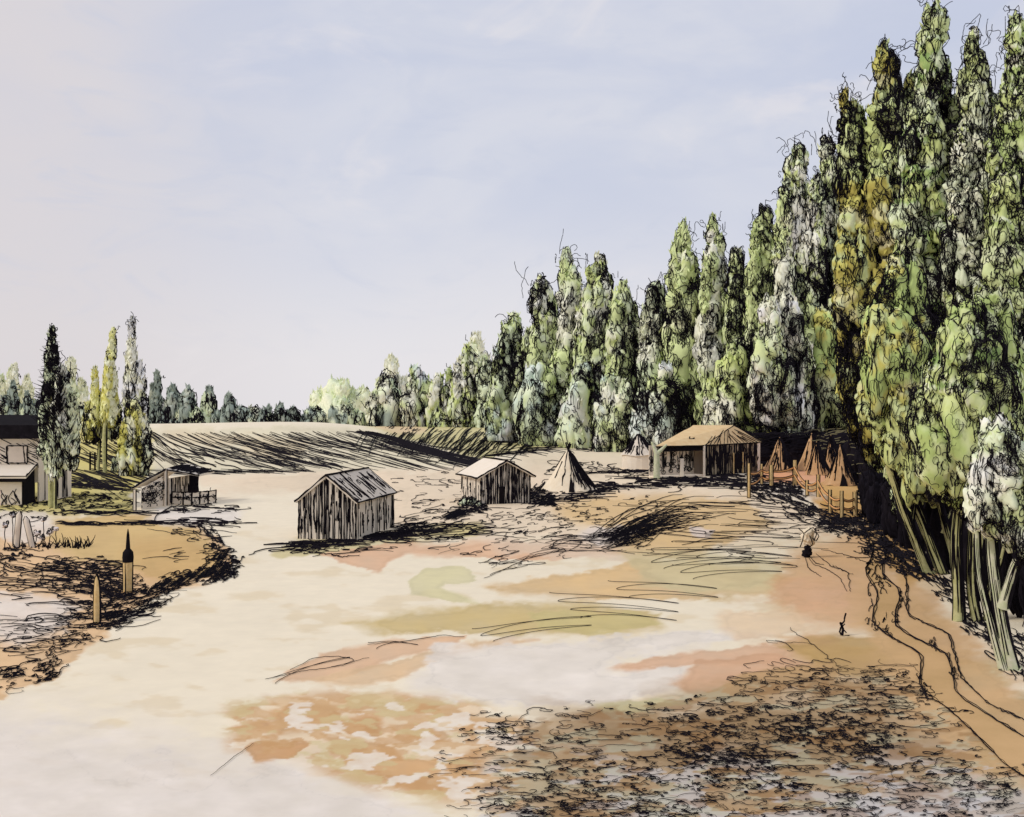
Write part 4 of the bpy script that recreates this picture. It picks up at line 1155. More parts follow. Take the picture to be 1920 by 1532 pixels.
# ------------------------------------------------------------------ dark hedge behind the tents
def make_hedge():
    r = np.random.default_rng(9)
    mb = MB()
    D, Fc = ICO[3]
    base = at(1530, 880, 93)
    root = thing('hedge', 'long black clipped hedge behind the orange tents', 'hedge', (base[0], 93, 0))
    org = (base[0], 93, 0)
    for i in range(46):
        u = r.random()
        x = 1385 + u * 285
        dd = 93 - 36 * max(0, (u - .55) / .45) ** 1.3 + r.normal(0, .5)
        yb = HZ + EYE * F / dd
        top = 803 + 8 * r.random() + 12 * max(0, u - .7)
        c = at(x, (yb + top) / 2 + r.uniform(0, (yb - top) * .25), dd)
        q = dd / F
        hz = (yb - top) * .5 * q * r.uniform(.7, 1.0)
        c[2] = min(c[2], EYE - (top - HZ) * q - hz)
        R = np.array([22 * q, 14 * q, hz])
        V = c + R * D * rho(D, r.uniform(0, 6.3, 14)[None], .09)[:, None]
        mb.add(V, Fc, 0, smooth=True)
        n = 26
        X = x + r.normal(0, 18, n)
        Y = r.uniform(top + 3, yb - 4, n)
        s = np.linspace(0, 1, 7)
        L = r.uniform(14, 44, n)
        PX = X[:, None] + L[:, None] * s
        PY = Y[:, None] + L[:, None] * s * r.normal(-.05, .12, n)[:, None] + 1.2 * np.sin(s * 7 + X[:, None])
        P = at(PX, PY, dd - 14.5 * q)
        mb.tubes(P, np.full(P.shape[:2], .8 * q), 1 if i % 4 == 0 else 0)
    mb.build('dark_clumps', [M['ink'], noisy_mat('hedge_twig', srgb(120, 112, 84), .3, 5.0)], root, False, org)


make_hedge()


def make_shade_mass():  # black clumps and strokes added as the dark shade behind the trunks
    r = np.random.default_rng(19)
    D, Fc = ICO[3]
    for lab, spots in (('black mass drawing the shade between the leaning stems and the hedge', [(1648, 52), (1662, 49), (1676, 46), (1692, 44), (1706, 42.5), (1722, 41), (1740, 40)]),
                       ('black mass drawing the shade behind the nearest forked trunks', [(1772, 38), (1790, 35.5), (1815, 33.5), (1840, 32), (1868, 30), (1900, 28), (1935, 27), (1970, 26.5)])):
        x0, d0 = spots[len(spots) // 2]
        org = at(x0, 900, d0); org[2] = 0
        root = thing('shade_mass', lab, 'bush', tuple(org))
        mb = MB()
        for (x, d) in spots:
            q = d / F
            yb = HZ + EYE * F / d
            top = 880 + r.uniform(-10, 30)
            for j in range(3):
                zt = EYE - (top - HZ) * q
                hz = zt * r.uniform(.42, .52)
                c = np.array([(x - CX) / F * d + r.normal(0, .25), d + r.normal(0, .4), hz * .98])
                R = np.array([r.uniform(17, 26) * q, 14 * q, hz])
                mb.add(c + R * D * rho(D, r.uniform(0, 6.3, 14)[None], .16)[:, None], Fc, 0, smooth=True)
            n = 60
            X = x + r.normal(0, 15, n); Y = r.uniform(top, yb, n)
            t = np.linspace(0, 1, 7)
            L = r.uniform(18, 60, n); a = r.normal(1.25, .25, n)
            P = at(X[:, None] + L[:, None] * t * np.cos(a)[:, None], Y[:, None] - L[:, None] * .6 + L[:, None] * t * np.sin(a)[:, None], d - 20 * q)
            P[..., 2] = np.maximum(P[..., 2], .01)
            mb.tubes(P, np.full(P.shape[:2], 1.1 * q))
        mb.build('dark_clumps', M['ink'], root, False, org)


make_shade_mass()


# ------------------------------------------------------------------ plank buildings
def unit(v):
    v = np.asarray(v, float)
    return v / np.linalg.norm(v)


def streaks(mb, p0, U, top, length, n, r, w=.02, dark=.5, off=.012, nrm=None, zmin=0.0, mat=1, kind='mix'):
    """dark seams and weather streaks running up a board wall. p0 lower corner, U along, top(u) height"""
    nrm = np.asarray(nrm, float)
    for i in range(n):
        u = (i + r.uniform(.1, .9)) / n * length
        h = top(u)
        a, b = (0, 1) if r.random() < dark else sorted(r.random(2))
        if b - a < .25:
            b = min(1, a + .35)
        k = 7
        v = zmin + (h - zmin) * np.linspace(a, b, k)
        uu = np.clip(u + np.cumsum(r.normal(0, w * .5, k)), .01, length - .01)
        P = p0 + U * uu[:, None] + np.array([0, 0, 1.]) * v[:, None] + nrm * off
        rr = w * np.exp(r.normal(0, .45, k)) * (1.9 if r.random() < .16 else 1)
        mb.tubes(P[None], rr[None], mat)


def poly_wall(pts, nrm, thick, mat=0, mb=None):
    mb = mb or MB()
    mb.extrude(pts, -np.asarray(nrm) * thick, mat)
    return mb


def edge(a, b, w, mat=0, mb=None, r=None):
    mb = mb or MB()
    t = np.linspace(0, 1, 9)[:, None]
    P = np.asarray(a) * (1 - t) + np.asarray(b) * t
    if r is not None:
        P[1:-1] += r.normal(0, w * .25, (7, 3))
    rr = np.full(9, w) if r is None else w * np.exp(r.normal(0, .22, 9))
    mb.tubes(P[None], rr[None], mat, 5)
    return mb


def gable_shed(name, label, L, C, depth, eave, apex, over, seed, door=None, w=.02, nfront=34, nside=16, roofmat='board', roofdark=True, side_right=True, front_dark=.62, side_dark=.4, overx=None):
    """L, C: lower corners of the gable front (left, right); depth: vector to the back"""
    r = np.random.default_rng(seed)
    L, C, dep = np.asarray(L, float), np.asarray(C, float), np.asarray(depth, float)
    U = unit(C - L); W = np.linalg.norm(C - L); Y = unit(dep); Dp = np.linalg.norm(dep)
    nf, ns = -Y, U
    Z = np.array([0, 0, 1.])
    org = (L + C) / 2
    root = thing(name, label, 'shed' if not door else 'cabin', tuple(org))
    roof_h = lambda u: eave + (apex - eave) * (1 - abs(u - W / 2) / (W / 2))
    mb = poly_wall([L, C, C + Z * eave, (L + C) / 2 + Z * apex, L + Z * eave], nf, .06)
    streaks(mb, L, U, lambda u: roof_h(u) - .03, W, nfront, r, w, front_dark, nrm=nf)
    streaks(mb, L, U, lambda u: roof_h(u) * .98, W, nfront // 2, r, w * .8, .15, nrm=nf, zmin=.2)
    for i in range(nfront // 2):                        # short dark strokes under the gable
        u = r.uniform(.05, W - .05)
        h = roof_h(u)
        P = L + U * u + Z * np.linspace(h - .04, h - r.uniform(.2, .7) * h * .5, 5)[:, None] + nf * .014
        mb.tubes(P[None], np.full((1, 5), w * 1.1), 1)
    mb.build('wall', [M['board'], M['ink']], root, False, org)
    for s, p, n_ in ((1, C, ns), (-1, L, -ns)):
        mb = poly_wall([p, p + dep, p + dep + Z * eave, p + Z * eave], n_, .06)
        streaks(mb, p, Y, lambda u: eave, Dp, nside, r, w, side_dark, nrm=n_)
        streaks(mb, p, Y, lambda u: eave, Dp, nside // 2, r, w * .9, 0, nrm=n_)
        mb.build('wall', [M['board'], M['ink']], root, False, org)
    bk = L + dep
    poly_wall([bk, bk + U * W, bk + U * W + Z * eave, bk + U * W / 2 + Z * apex, bk + Z * eave], -nf, .06).build('wall', M['board'], root, False, org)
    ov = overx if overx is not None else over
    for s in (-1, 1):
        slope = unit(np.array(U * s * W / 2 + Z * (eave - apex)))
        ln = math.hypot(W / 2, apex - eave) + ov
        r0 = (L + C) / 2 + Z * (apex + .05) - Y * over
        e0 = r0 + slope * ln
        dp = dep + Y * 2 * over
        nn = unit(np.cross(dp, slope)) * (1 if np.cross(dp, slope)[2] > 0 else -1)
        mb = MB()
        mb.extrude([r0, e0, e0 + dp, r0 + dp], -nn * .07, 0)
        if roofdark:
            for i in range(46):
                q0 = r.uniform(.02, .98)
                a, b = sorted(r.random(2)); b = max(b, a + .15)
                t = np.linspace(a, min(b, 1), 6)[:, None]
                P = r0 + dp * q0 + slope * ln * t + nn * .012 + dp * np.cumsum(r.normal(0, .008, 6))[:, None]
                mb.tubes(P[None], (w * np.exp(r.normal(0, .5, 6)))[None], 1)
        mb.build('roof', [M[roofmat], M['ink']], root, False, org)
        tb = edge(r0 + nn * .02, e0 + nn * .02, w * 2.0, r=r)
        edge(e0 + nn * .0, e0 + dp, w * 1.9, mb=tb, r=r)
        edge(e0 + dp, r0 + dp, w * 1.2, mb=tb, r=r)
        edge(r0 + nn * .03, r0 + dp + nn * .03, w * 1.5, mb=tb, r=r)
        tb.build('roof_trim', M['dark'], root, False, org)
    for p in (L, C, C + dep):
        edge(p + (ns if p is not L else -ns) * .01 + nf * .01, p + Z * eave + nf * .01, w * 1.2, r=r).build('corner_post', M['dark'], root, False, org)
    if door:
        u0, u1, h = door
        mb = MB()
        mb.extrude([L + U * u0 + nf * .02, L + U * u1 + nf * .02, L + U * u1 + Z * h + nf * .02, L + U * u0 + Z * h + nf * .02], nf * .03, 0)
        mb.build('door', M['dark'], root, False, org)
    return root


Lc, Cc = gp(560, 1010), gp(668, 1013)
Uv = unit(Cc - Lc)
gable_shed('plank_shed', 'large plank shed with dark streaked boards on the open sand', Lc, Cc, np.array([-Uv[1], Uv[0], 0]) * 4.7, 1.53, 2.5, .14, 7, w=.019, nfront=42, nside=20, front_dark=.72)
Lc, Cc = gp(902, 946), gp(994, 942.5)
Uv = unit(Cc - Lc)
gable_shed('plank_cabin', 'small plank cabin with a narrow dark door and pale roof', Lc, Cc, np.array([-Uv[1], Uv[0], 0]) * 3.2, 1.5, 2.25, .18, 8, door=(1.02, 1.32, .92), w=.024, nfront=34, nside=14, roofdark=False, front_dark=.75, overx=.28, roofmat='cream')


def make_bush():
    tree('round_bush', 'low black bush at the left corner of the plank cabin', 'bush', 882, 58, [(876, 876, 938, 960, 16), (892, 892, 944, 960, 14)], [('sage', 1)], [], None, .8, 1.6, .3, seed=140, flecks=.3)
    p = gp(876, 938)
    root = thing('thin_post', 'thin pale post behind the black bush by the cabin', 'post', tuple(p))
    a = MB()
    a.tubes(np.array([p, p + np.array([0, 0, .8])])[None], np.full((1, 2), .035), 0, 6)
    a.build('stem', M['board'], root, False, p)
    b = MB()
    b.box(p[0] - .2, p[0] + .28, p[1] - .05, p[1] + .05, p[2] + .8, p[2] + .87)
    b.build('crossbar', M['board'], root, False, p)


make_bush()


# ------------------------------------------------------------------ tepee, round hut, tents
def cone_tent(name, label, cat, px, yb, d, apex_y, x0, x1, seed, mat='orange', poles=0, door=None, lines=14, apex_x=None, shade_side=.5, group=None, wallh=0.0, w=1.0):
    r = np.random.default_rng(seed)
    q = d / F
    X0 = (px - CX) / F * d
    org = np.array([X0, d, float(terrain(X0, d))])
    root = thing(name, label, cat, tuple(org), group)
    ap = at(apex_x if apex_x is not None else px, apex_y, d)
    R = (x1 - x0) / 2 * q
    k, m = 20, 9
    th = np.linspace(0, 2 * np.pi, k, endpoint=False)
    sides = MB()
    scal = 1 + .035 * np.cos(th * 10)
    def pt(t, a, s=1.0, lift=0.0):
        pr = (1 - t) * (1 - .08 * np.sin(np.pi * t)) * R * s + .03
        z = wallh + (ap[2] - org[2] - wallh) * t
        return np.stack(np.broadcast_arrays(org[0] + (ap[0] - org[0]) * t + np.cos(a) * (pr + lift), org[1] + np.sin(a) * (pr + lift), org[2] + z), -1)
    ts = np.linspace(0, 1, m)
    V = np.stack([pt(t, th, 1.0) * np.array([1, 1, 1]) for t in ts])
    V[0, :, 2] += (.05 * np.cos(th * 5))
    idx = np.arange(m * k).reshape(m, k)
    Fc = np.stack([idx[:-1], np.roll(idx[:-1], -1, 1), np.roll(idx[1:], -1, 1), idx[1:]], -1).reshape(-1, 4)
    sides.add(V, Fc, 0)
    for i in range(lines):
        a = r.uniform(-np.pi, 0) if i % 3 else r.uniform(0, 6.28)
        if r.random() < shade_side:  # extra ink strokes on the right draw the shaded side
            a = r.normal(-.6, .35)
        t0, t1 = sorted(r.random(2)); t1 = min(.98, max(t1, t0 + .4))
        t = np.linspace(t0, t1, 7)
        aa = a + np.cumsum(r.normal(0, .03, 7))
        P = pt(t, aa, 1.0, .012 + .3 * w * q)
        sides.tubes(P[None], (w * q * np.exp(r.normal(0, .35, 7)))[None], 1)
    sides.build('canvas', [M[mat], M['ink']], root, False, org)
    if wallh:
        wb = MB()
        Vw = np.stack([np.stack([org[0] + np.cos(th) * R * .94, org[1] + np.sin(th) * R * .94, np.full(k, org[2] + z)], -1) for z in (-.03, wallh + .12)])
        idx = np.arange(2 * k).reshape(2, k)
        wb.add(Vw, np.stack([idx[0], np.roll(idx[0], -1), np.roll(idx[1], -1), idx[1]], -1), 0)
        wb.build('wall', M['cream' if mat == 'board' else mat], root, False, org)
    if poles:
        for i in range(poles):
            a = i * 2.4
            p = MB()
            tip = ap + np.array([math.cos(a) * .2, math.sin(a) * .1, .36 + .08 * (i % 2)])
            p.tubes(np.array([ap - np.array([math.cos(a) * .1, math.sin(a) * .1, .25]), tip])[None], np.full((1, 2), .045), 0, 6)
            p.build('pole', M['dark'], root, False, org)
    if door:
        da, dh, dw = door
        dmb = MB()
        hh = wallh if wallh and dh <= wallh + .2 else None
        pts = []
        if hh:
            for (sx, z) in ((-1, 0), (1, 0), (1, dh), (-1, dh)):
                pts.append((org[0] + math.cos(da) * R * .98 + sx * dw * .5, org[1] + math.sin(da) * R * .98, org[2] + z))
        else:
            for (sx, t) in ((-1, 0.0), (1, 0.0), (.8, dh * .6), (.25, dh), (-.35, dh * .7)):
                pts.append(tuple(pt(np.array([t]), np.array([da + sx * dw / max(R, .1) * .5]), 1.0, .02)[0]))
        dmb.extrude(pts, (0, -.025, 0), 0)
        dmb.build('door_opening', M['dark'], root, False, org)
    return root


tp = cone_tent('tepee', 'cream tepee with crossed poles and a narrow dark doorway', 'tepee', 1068, 915, 68, 843, 1014, 1122, 31, 'canvas', 4, (-1.55, .38, .36), 70, 1065, .72, w=1.1)
cone_tent('round_hut', 'round hut with striped thatch cone beneath the dark trees', 'hut', 1200, 880, 89, 813, 1164, 1236, 32, 'board', 0, None, 80, 1196, .5, wallh=1.15, w=1.0)
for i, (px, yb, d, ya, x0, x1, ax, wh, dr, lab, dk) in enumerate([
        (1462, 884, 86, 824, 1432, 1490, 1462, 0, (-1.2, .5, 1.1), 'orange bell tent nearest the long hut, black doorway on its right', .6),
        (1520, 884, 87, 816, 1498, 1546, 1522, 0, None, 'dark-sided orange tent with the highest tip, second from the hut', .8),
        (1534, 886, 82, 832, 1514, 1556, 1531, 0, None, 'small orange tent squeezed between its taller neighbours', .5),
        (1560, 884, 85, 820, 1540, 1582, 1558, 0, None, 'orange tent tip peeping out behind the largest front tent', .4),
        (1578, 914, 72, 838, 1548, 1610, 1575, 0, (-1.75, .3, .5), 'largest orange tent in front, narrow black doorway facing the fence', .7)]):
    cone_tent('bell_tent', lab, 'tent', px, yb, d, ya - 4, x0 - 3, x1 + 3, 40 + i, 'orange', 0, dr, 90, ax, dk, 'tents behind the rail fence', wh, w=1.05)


# ------------------------------------------------------------------ long hut with hipped roof
def make_long_hut():
    r = np.random.default_rng(51)
    q = 82 / F
    Cn = gp(1320, 893)                       # nearest lower corner
    Lf = gp(1236, 897)
    U = unit(Lf - Cn)                        # towards the left, veranda side
    Vv = np.array([-U[1], U[0], 0]) * (1 if (-U[1] * 1 + U[0] * 0) >= 0 else -1)
    if Vv[1] < 0:
        Vv = -Vv
    Rt = gp(1424, 884)
    V = unit(Rt - Cn)
    V[2] = 0
    WL, WR = np.linalg.norm(Lf - Cn), np.linalg.norm(Rt - Cn)
    Z = np.array([0, 0, 1.])
    h = 2.3
    root = thing('long_hut', 'long hut with cream hipped roof, veranda and dark board wall', 'hut', tuple(Cn))
    org = Cn
    nL = unit(np.cross(Z, U)); nL = nL if nL[1] < 0 else -nL
    nR = unit(np.cross(Z, V)); nR = nR if nR[1] < 0 else -nR
    # dark board end wall
    mb = MB()
    mb.extrude([Cn, Cn + V * WR, Cn + V * WR + Z * h, Cn + Z * h], -nR * .08, 0)
    streaks(mb, Cn, V, lambda u: h, WR, 60, r, .032, .8, nrm=nR)
    streaks(mb, Cn, V, lambda u: h, WR, 46, r, .032, .3, nrm=nR)
    mb.build('wall', [noisy_mat('grey_board', srgb(170, 155, 130), .15, 4), M['ink']], root, False, org)
    # veranda wall set back
    inn = -nL * 1.1
    a0, a1 = Cn + inn, Lf + inn
    mb = MB()
    mb.extrude([a0, a1, a1 + Z * h, a0 + Z * h], inn * .06, 0)
    for i in range(34):
        u = r.uniform(.1, WL - .1); v = r.uniform(.1, 1.6)
        k = 9; t = np.linspace(0, 6.3, k)
        P = a0 + U * (u + .18 * np.cos(t))[:, None] + Z * (v + .14 * np.sin(t) + .2)[:, None] + nL * .03
        mb.tubes(P[None], np.full((1, k), .028), 1)
    for i in range(46):
        u = r.uniform(.05, WL - .05)
        P = a0 + U * (u + np.cumsum(r.normal(0, .02, 6)))[:, None] + Z * np.linspace(r.uniform(.3, 1.2), r.uniform(1.3, 2.2), 6)[:, None] + nL * .03
        mb.tubes(P[None], np.full((1, 6), .03), 1)
    mb.build('wall', [M['cream'], M['ink']], root, False, org)
    for p0 in (Cn + V * WR, Lf + V * WR):
        pass
    B = Cn + V * WR
    mb = MB()
    mb.extrude([B, B + U * WL, B + U * WL + Z * h, B + Z * h], nL * .08, 0)
    mb.build('wall', M['cream'], root, False, org)
    mb = MB()
    mb.extrude([Lf + inn, Lf + V * WR, Lf + V * WR + Z * h, Lf + inn + Z * h], -U * .08, 0)
    mb.build('wall', M['cream'], root, False, org)
    # veranda rail and floor
    mb = MB()
    mb.extrude([Cn + Z * .02, Lf + Z * .02, Lf + inn + Z * .02, Cn + inn + Z * .02], Z * .12, 0)
    mb.build('veranda_floor', M['cream'], root, False, org)
    # roof: eaves overhang, ridge parallel to the veranda
    o = .3
    e = h - .02
    c0 = Cn - U * .12 - V * .12
    E = [c0 + Z * e, Lf + U * o - V * .12 + Z * e, Lf + U * o + V * (WR + o) + Z * e, Cn - U * .12 + V * (WR + o) + Z * e]
    rg0 = at(1376, 797, 84.5)
    rg1 = at(1300, 802, 84.0)
    zr = max(rg0[2], rg1[2])
    rg0[2] = rg1[2] = zr
    def slab(pts, name='roof', strokes=0):
        P = np.array(pts)
        n = unit(np.cross(P[1] - P[0], P[2] - P[0]))
        n = n if n[2] > 0 else -n
        m_ = MB()
        m_.extrude(pts, -n * .09, 0)
        for i in range(strokes):
            u = (i + .5) / strokes
            lo = P[0] * (1 - u) + P[1] * u
            hi = P[2] * .999 + (lo - P[2]) * .12 + r.normal(0, .05, 3) * [1, 1, 0]
            hi = lo + (hi - lo) * r.uniform(.35, .9)
            sk = (P[0] - P[1]) * -.1
            t = np.linspace(0.04, 1, 7)[:, None]
            Q = lo * (1 - t) + (hi + sk) * t + n * .015
            m_.tubes(Q[None], (.03 * np.exp(r.normal(0, .3, 7)))[None], 1)
        m_.build(name, [M['roofpale'], M['ink']], root, False, org)
    slab([E[0], E[1], rg1, rg0])
    slab([E[3], E[0], rg0], strokes=17)
    slab([E[2], E[3], rg0, rg1])
    slab([E[1], E[2], rg1])
    tb = MB()
    for a, b, w in ((E[0], E[1], .05), (E[0], E[3], .05), (E[0], rg0, .035), (E[3], rg0, .05), (rg0, rg1, .03), (E[1], rg1, .03)):
        edge(a - Z * .03, b - Z * .03, w, mb=tb, r=r)
    tb.build('roof_trim', M['dark'], root, False, org)
    # mark of a broken tile
    mm = MB()
    s = E[0] * .42 + E[1] * .33 + rg0 * .12 + rg1 * .13 + Z * .09
    mm.tubes(np.array([s + U * .1 + Z * .2, s + U * .12, s - U * .2 - Z * .0, s - U * .35 + Z * .08])[None], np.full((1, 4), .06), 0)
    mm.build('roof_hatch', M['dark'], root, False, org)
    # posts
    for f, w in ((0.0, .13), (.5, .2)):
        p = Cn + U * WL * f
        mb = MB()
        mb.box(p[0] - w * .6, p[0] + w * .6, p[1] - .1, p[1] + .06, p[2] - .05, p[2] + (h - .06 if f != .5 else 1.35))
        mb.build('veranda_post', M['cream'], root, False, org)
    # dark fascia under the veranda eave
    mb = MB()
    mb.extrude([Cn + nL * -.05 + Z * (h - .42), Lf - nL * .05 + Z * (h - .42), Lf - nL * .05 + Z * (h - .1), Cn - nL * .05 + Z * (h - .1)], -nL * .05, 0)
    mb.build('fascia', M['dark'], root, False, org)
    # door and frame on the end wall
    mb = MB()
    d0, d1 = WR * .52, WR * .66
    pr = nR * .03
    mb.extrude([Cn + V * d0 + pr + Z * .35, Cn + V * d1 + pr + Z * .35, Cn + V * d1 + pr + Z * 1.5, Cn + V * d0 + pr + Z * 1.5], nR * .04, 0)
    mb.build('door', M['dark'], root, False, org)
    for u in (d0 - .12, d1 + .1):
        mb = MB()
        mb.extrude([Cn + V * (u - .05) + pr, Cn + V * (u + .05) + pr, Cn + V * (u + .05) + pr + Z * 1.6, Cn + V * (u - .05) + pr + Z * 1.6], nR * .06, 0)
        mb.build('door_frame', M['post'], root, False, org)
    # forked pale trunk standing at the left corner
    p = gp(1231, 898)
    fr = thing('forked_post', 'thick pale forked tree post at the left corner of the long hut', 'post', tuple(p))
    mb = MB()
    k = 8
    st = np.stack([np.full(k, p[0]), np.full(k, p[1] - .1), np.linspace(-.05, 1.75, k) + p[2]], -1)
    mb.tubes(st[None], np.linspace(.26, .2, k)[None], 0, 10)
    mb.build('stem', M['barkw'], fr, False, p)
    for tx, ty in ((1222, 828), (1250, 834)):
        t = at(tx, ty, p[1])
        m2 = MB()
        P = np.linspace(0, 1, 5)[:, None] * (t - st[-1]) + st[-1]
        m2.tubes(P[None], np.linspace(.18, .07, 5)[None], 0, 8)
        m2.build('branch', M['barkw'], fr, False, p)


make_long_hut()


# ------------------------------------------------------------------ rail fence
def make_fence():
    r = np.random.default_rng(61)
    posts = [(1404, 934, 869, 3.0), (1428, 910, 870, 2.6), (1446, 912, 872, 4), (1490, 910, 863, 4.5), (1513, 930, 900, 3.0), (1534, 932, 890, 3.4), (1556, 964, 918, 3.2), (1578, 972, 920, 3.4), (1603, 968, 922, 4.5)]
    base = gp(1500, 925)
    root = thing('rail_fence', 'crooked rail fence of ochre posts in front of the orange tents', 'fence', tuple(base))
    tops = []
    for (x, yb, yt, hw) in posts:
        p = gp(x, yb)
        q = p[1] / F
        t = at(x, yt, p[1])
        mb = MB()
        k = 6
        P = np.linspace(0, 1, k)[:, None] * (t - p) + p
        P[0, 2] -= .05
        mb.tubes(P[None], np.linspace(hw, hw * .8, k)[None] * q, 0, 8)
        for s in (-1, 1):
            for rep in range(2):
                Q = P + np.array([s * hw * q * .95, -.3 * hw * q, 0]) + r.normal(0, .006, (k, 3))
                mb.tubes(Q[None], np.full((1, k), .85 * q), 1)
        mb.build('post', [M['post'], M['ink']], root, False, base)
        tops.append((p, t, q))
    for lev, mat in ((.72, 'rope'), (.40, 'rope')):
        mb = MB()
        for i in range(len(tops) - 1):
            (p0, t0, q0), (p1, t1, q1) = tops[i], tops[i + 1]
            a, b = p0 + (t0 - p0) * lev, p1 + (t1 - p1) * lev
            t = np.linspace(0, 1, 9)[:, None]
            P = a * (1 - t) + b * t
            P[:, 2] -= .13 * np.sin(np.pi * t[:, 0])
            mb.tubes(P[None], np.full((1, 9), 2.0 * q0), 0, 6)
            for dz in (-1, 1):
                Q = P + np.array([0, -.02, dz * 2.0 * q0])
                mb.tubes(Q[None], np.full((1, 9), .8 * q0), 1)
        mb.build('rail', [M[mat], M['ink']], root, False, base)


make_fence()


# ------------------------------------------------------------------ stakes on the bank
def make_stakes():
    r = np.random.default_rng(71)
    p = gp(240, 1110)
    q = p[1] / F
    root = thing('stake', 'taller pale stake with black collar and thin spike on top', 'post', tuple(p), 'stakes on the ochre bank')
    mb = MB()
    zs = np.array([-.05, .35, .7, .98])
    st = np.stack([p[0] + 0 * zs, p[1] + 0 * zs, p[2] + zs], -1)
    mb.tubes(st[None], (np.array([8.5, 8.5, 9.0, 9.2]) * q)[None], 0, 8)
    for s in (-1, -.2, 1):
        Q = st + np.array([s * 8.6 * q, -(1 - abs(s)) * 8.6 * q - .01, 0])
        mb.tubes(Q[None], np.full((1, 4), (1.8 if s else 1.0) * q), 1)
    mb.build('stem', [M['post'], M['ink']], root, False, p)
    mb = MB()
    zs = np.array([.86, 1.0, 1.15, 1.24])
    c = np.stack([p[0] + 0 * zs, p[1] + 0 * zs, p[2] + zs], -1)
    mb.tubes(c[None], (np.array([9.8, 10.5, 9.5, 5.0]) * q)[None], 0, 8)
    mb.build('collar', M['dark'], root, False, p)
    mb = MB()
    zs = np.array([1.2, 1.45, 1.65, 1.82])
    c = np.stack([p[0] + 0 * zs, p[1] + 0 * zs, p[2] + zs], -1)
    mb.tubes(c[None], (np.array([4.5, 3.4, 2.6, .6]) * q)[None], 0, 8)
    mb.build('spike', M['dark'], root, False, p)
    p = gp(182, 1168)
    q = p[1] / F
    root = thing('stake', 'plain pointed ochre stake, the shorter one nearer the viewer', 'post', tuple(p), 'stakes on the ochre bank')
    mb = MB()
    zs = np.array([-.05, .4, .8, 1.05, 1.22])
    c = np.stack([p[0] + 0 * zs, p[1] + 0 * zs, p[2] + zs], -1)
    mb.tubes(c[None], (np.array([6.0, 6.6, 5.8, 4.4, .8]) * q)[None], 0, 7)
    for s in (-1, .3, 1, 1.05):
        Q = c + np.array([s, 0, 0]) * (np.array([6.2, 6.8, 6.0, 4.4, .8]) * q)[:, None] + np.array([0, -.02, 0])
        mb.tubes(Q[None], np.full((1, 5), (1.7 if s >= 1 else 1.1) * q), 1)
    mb.build('stem', [M['post'], M['ink']], root, False, p)


make_stakes()


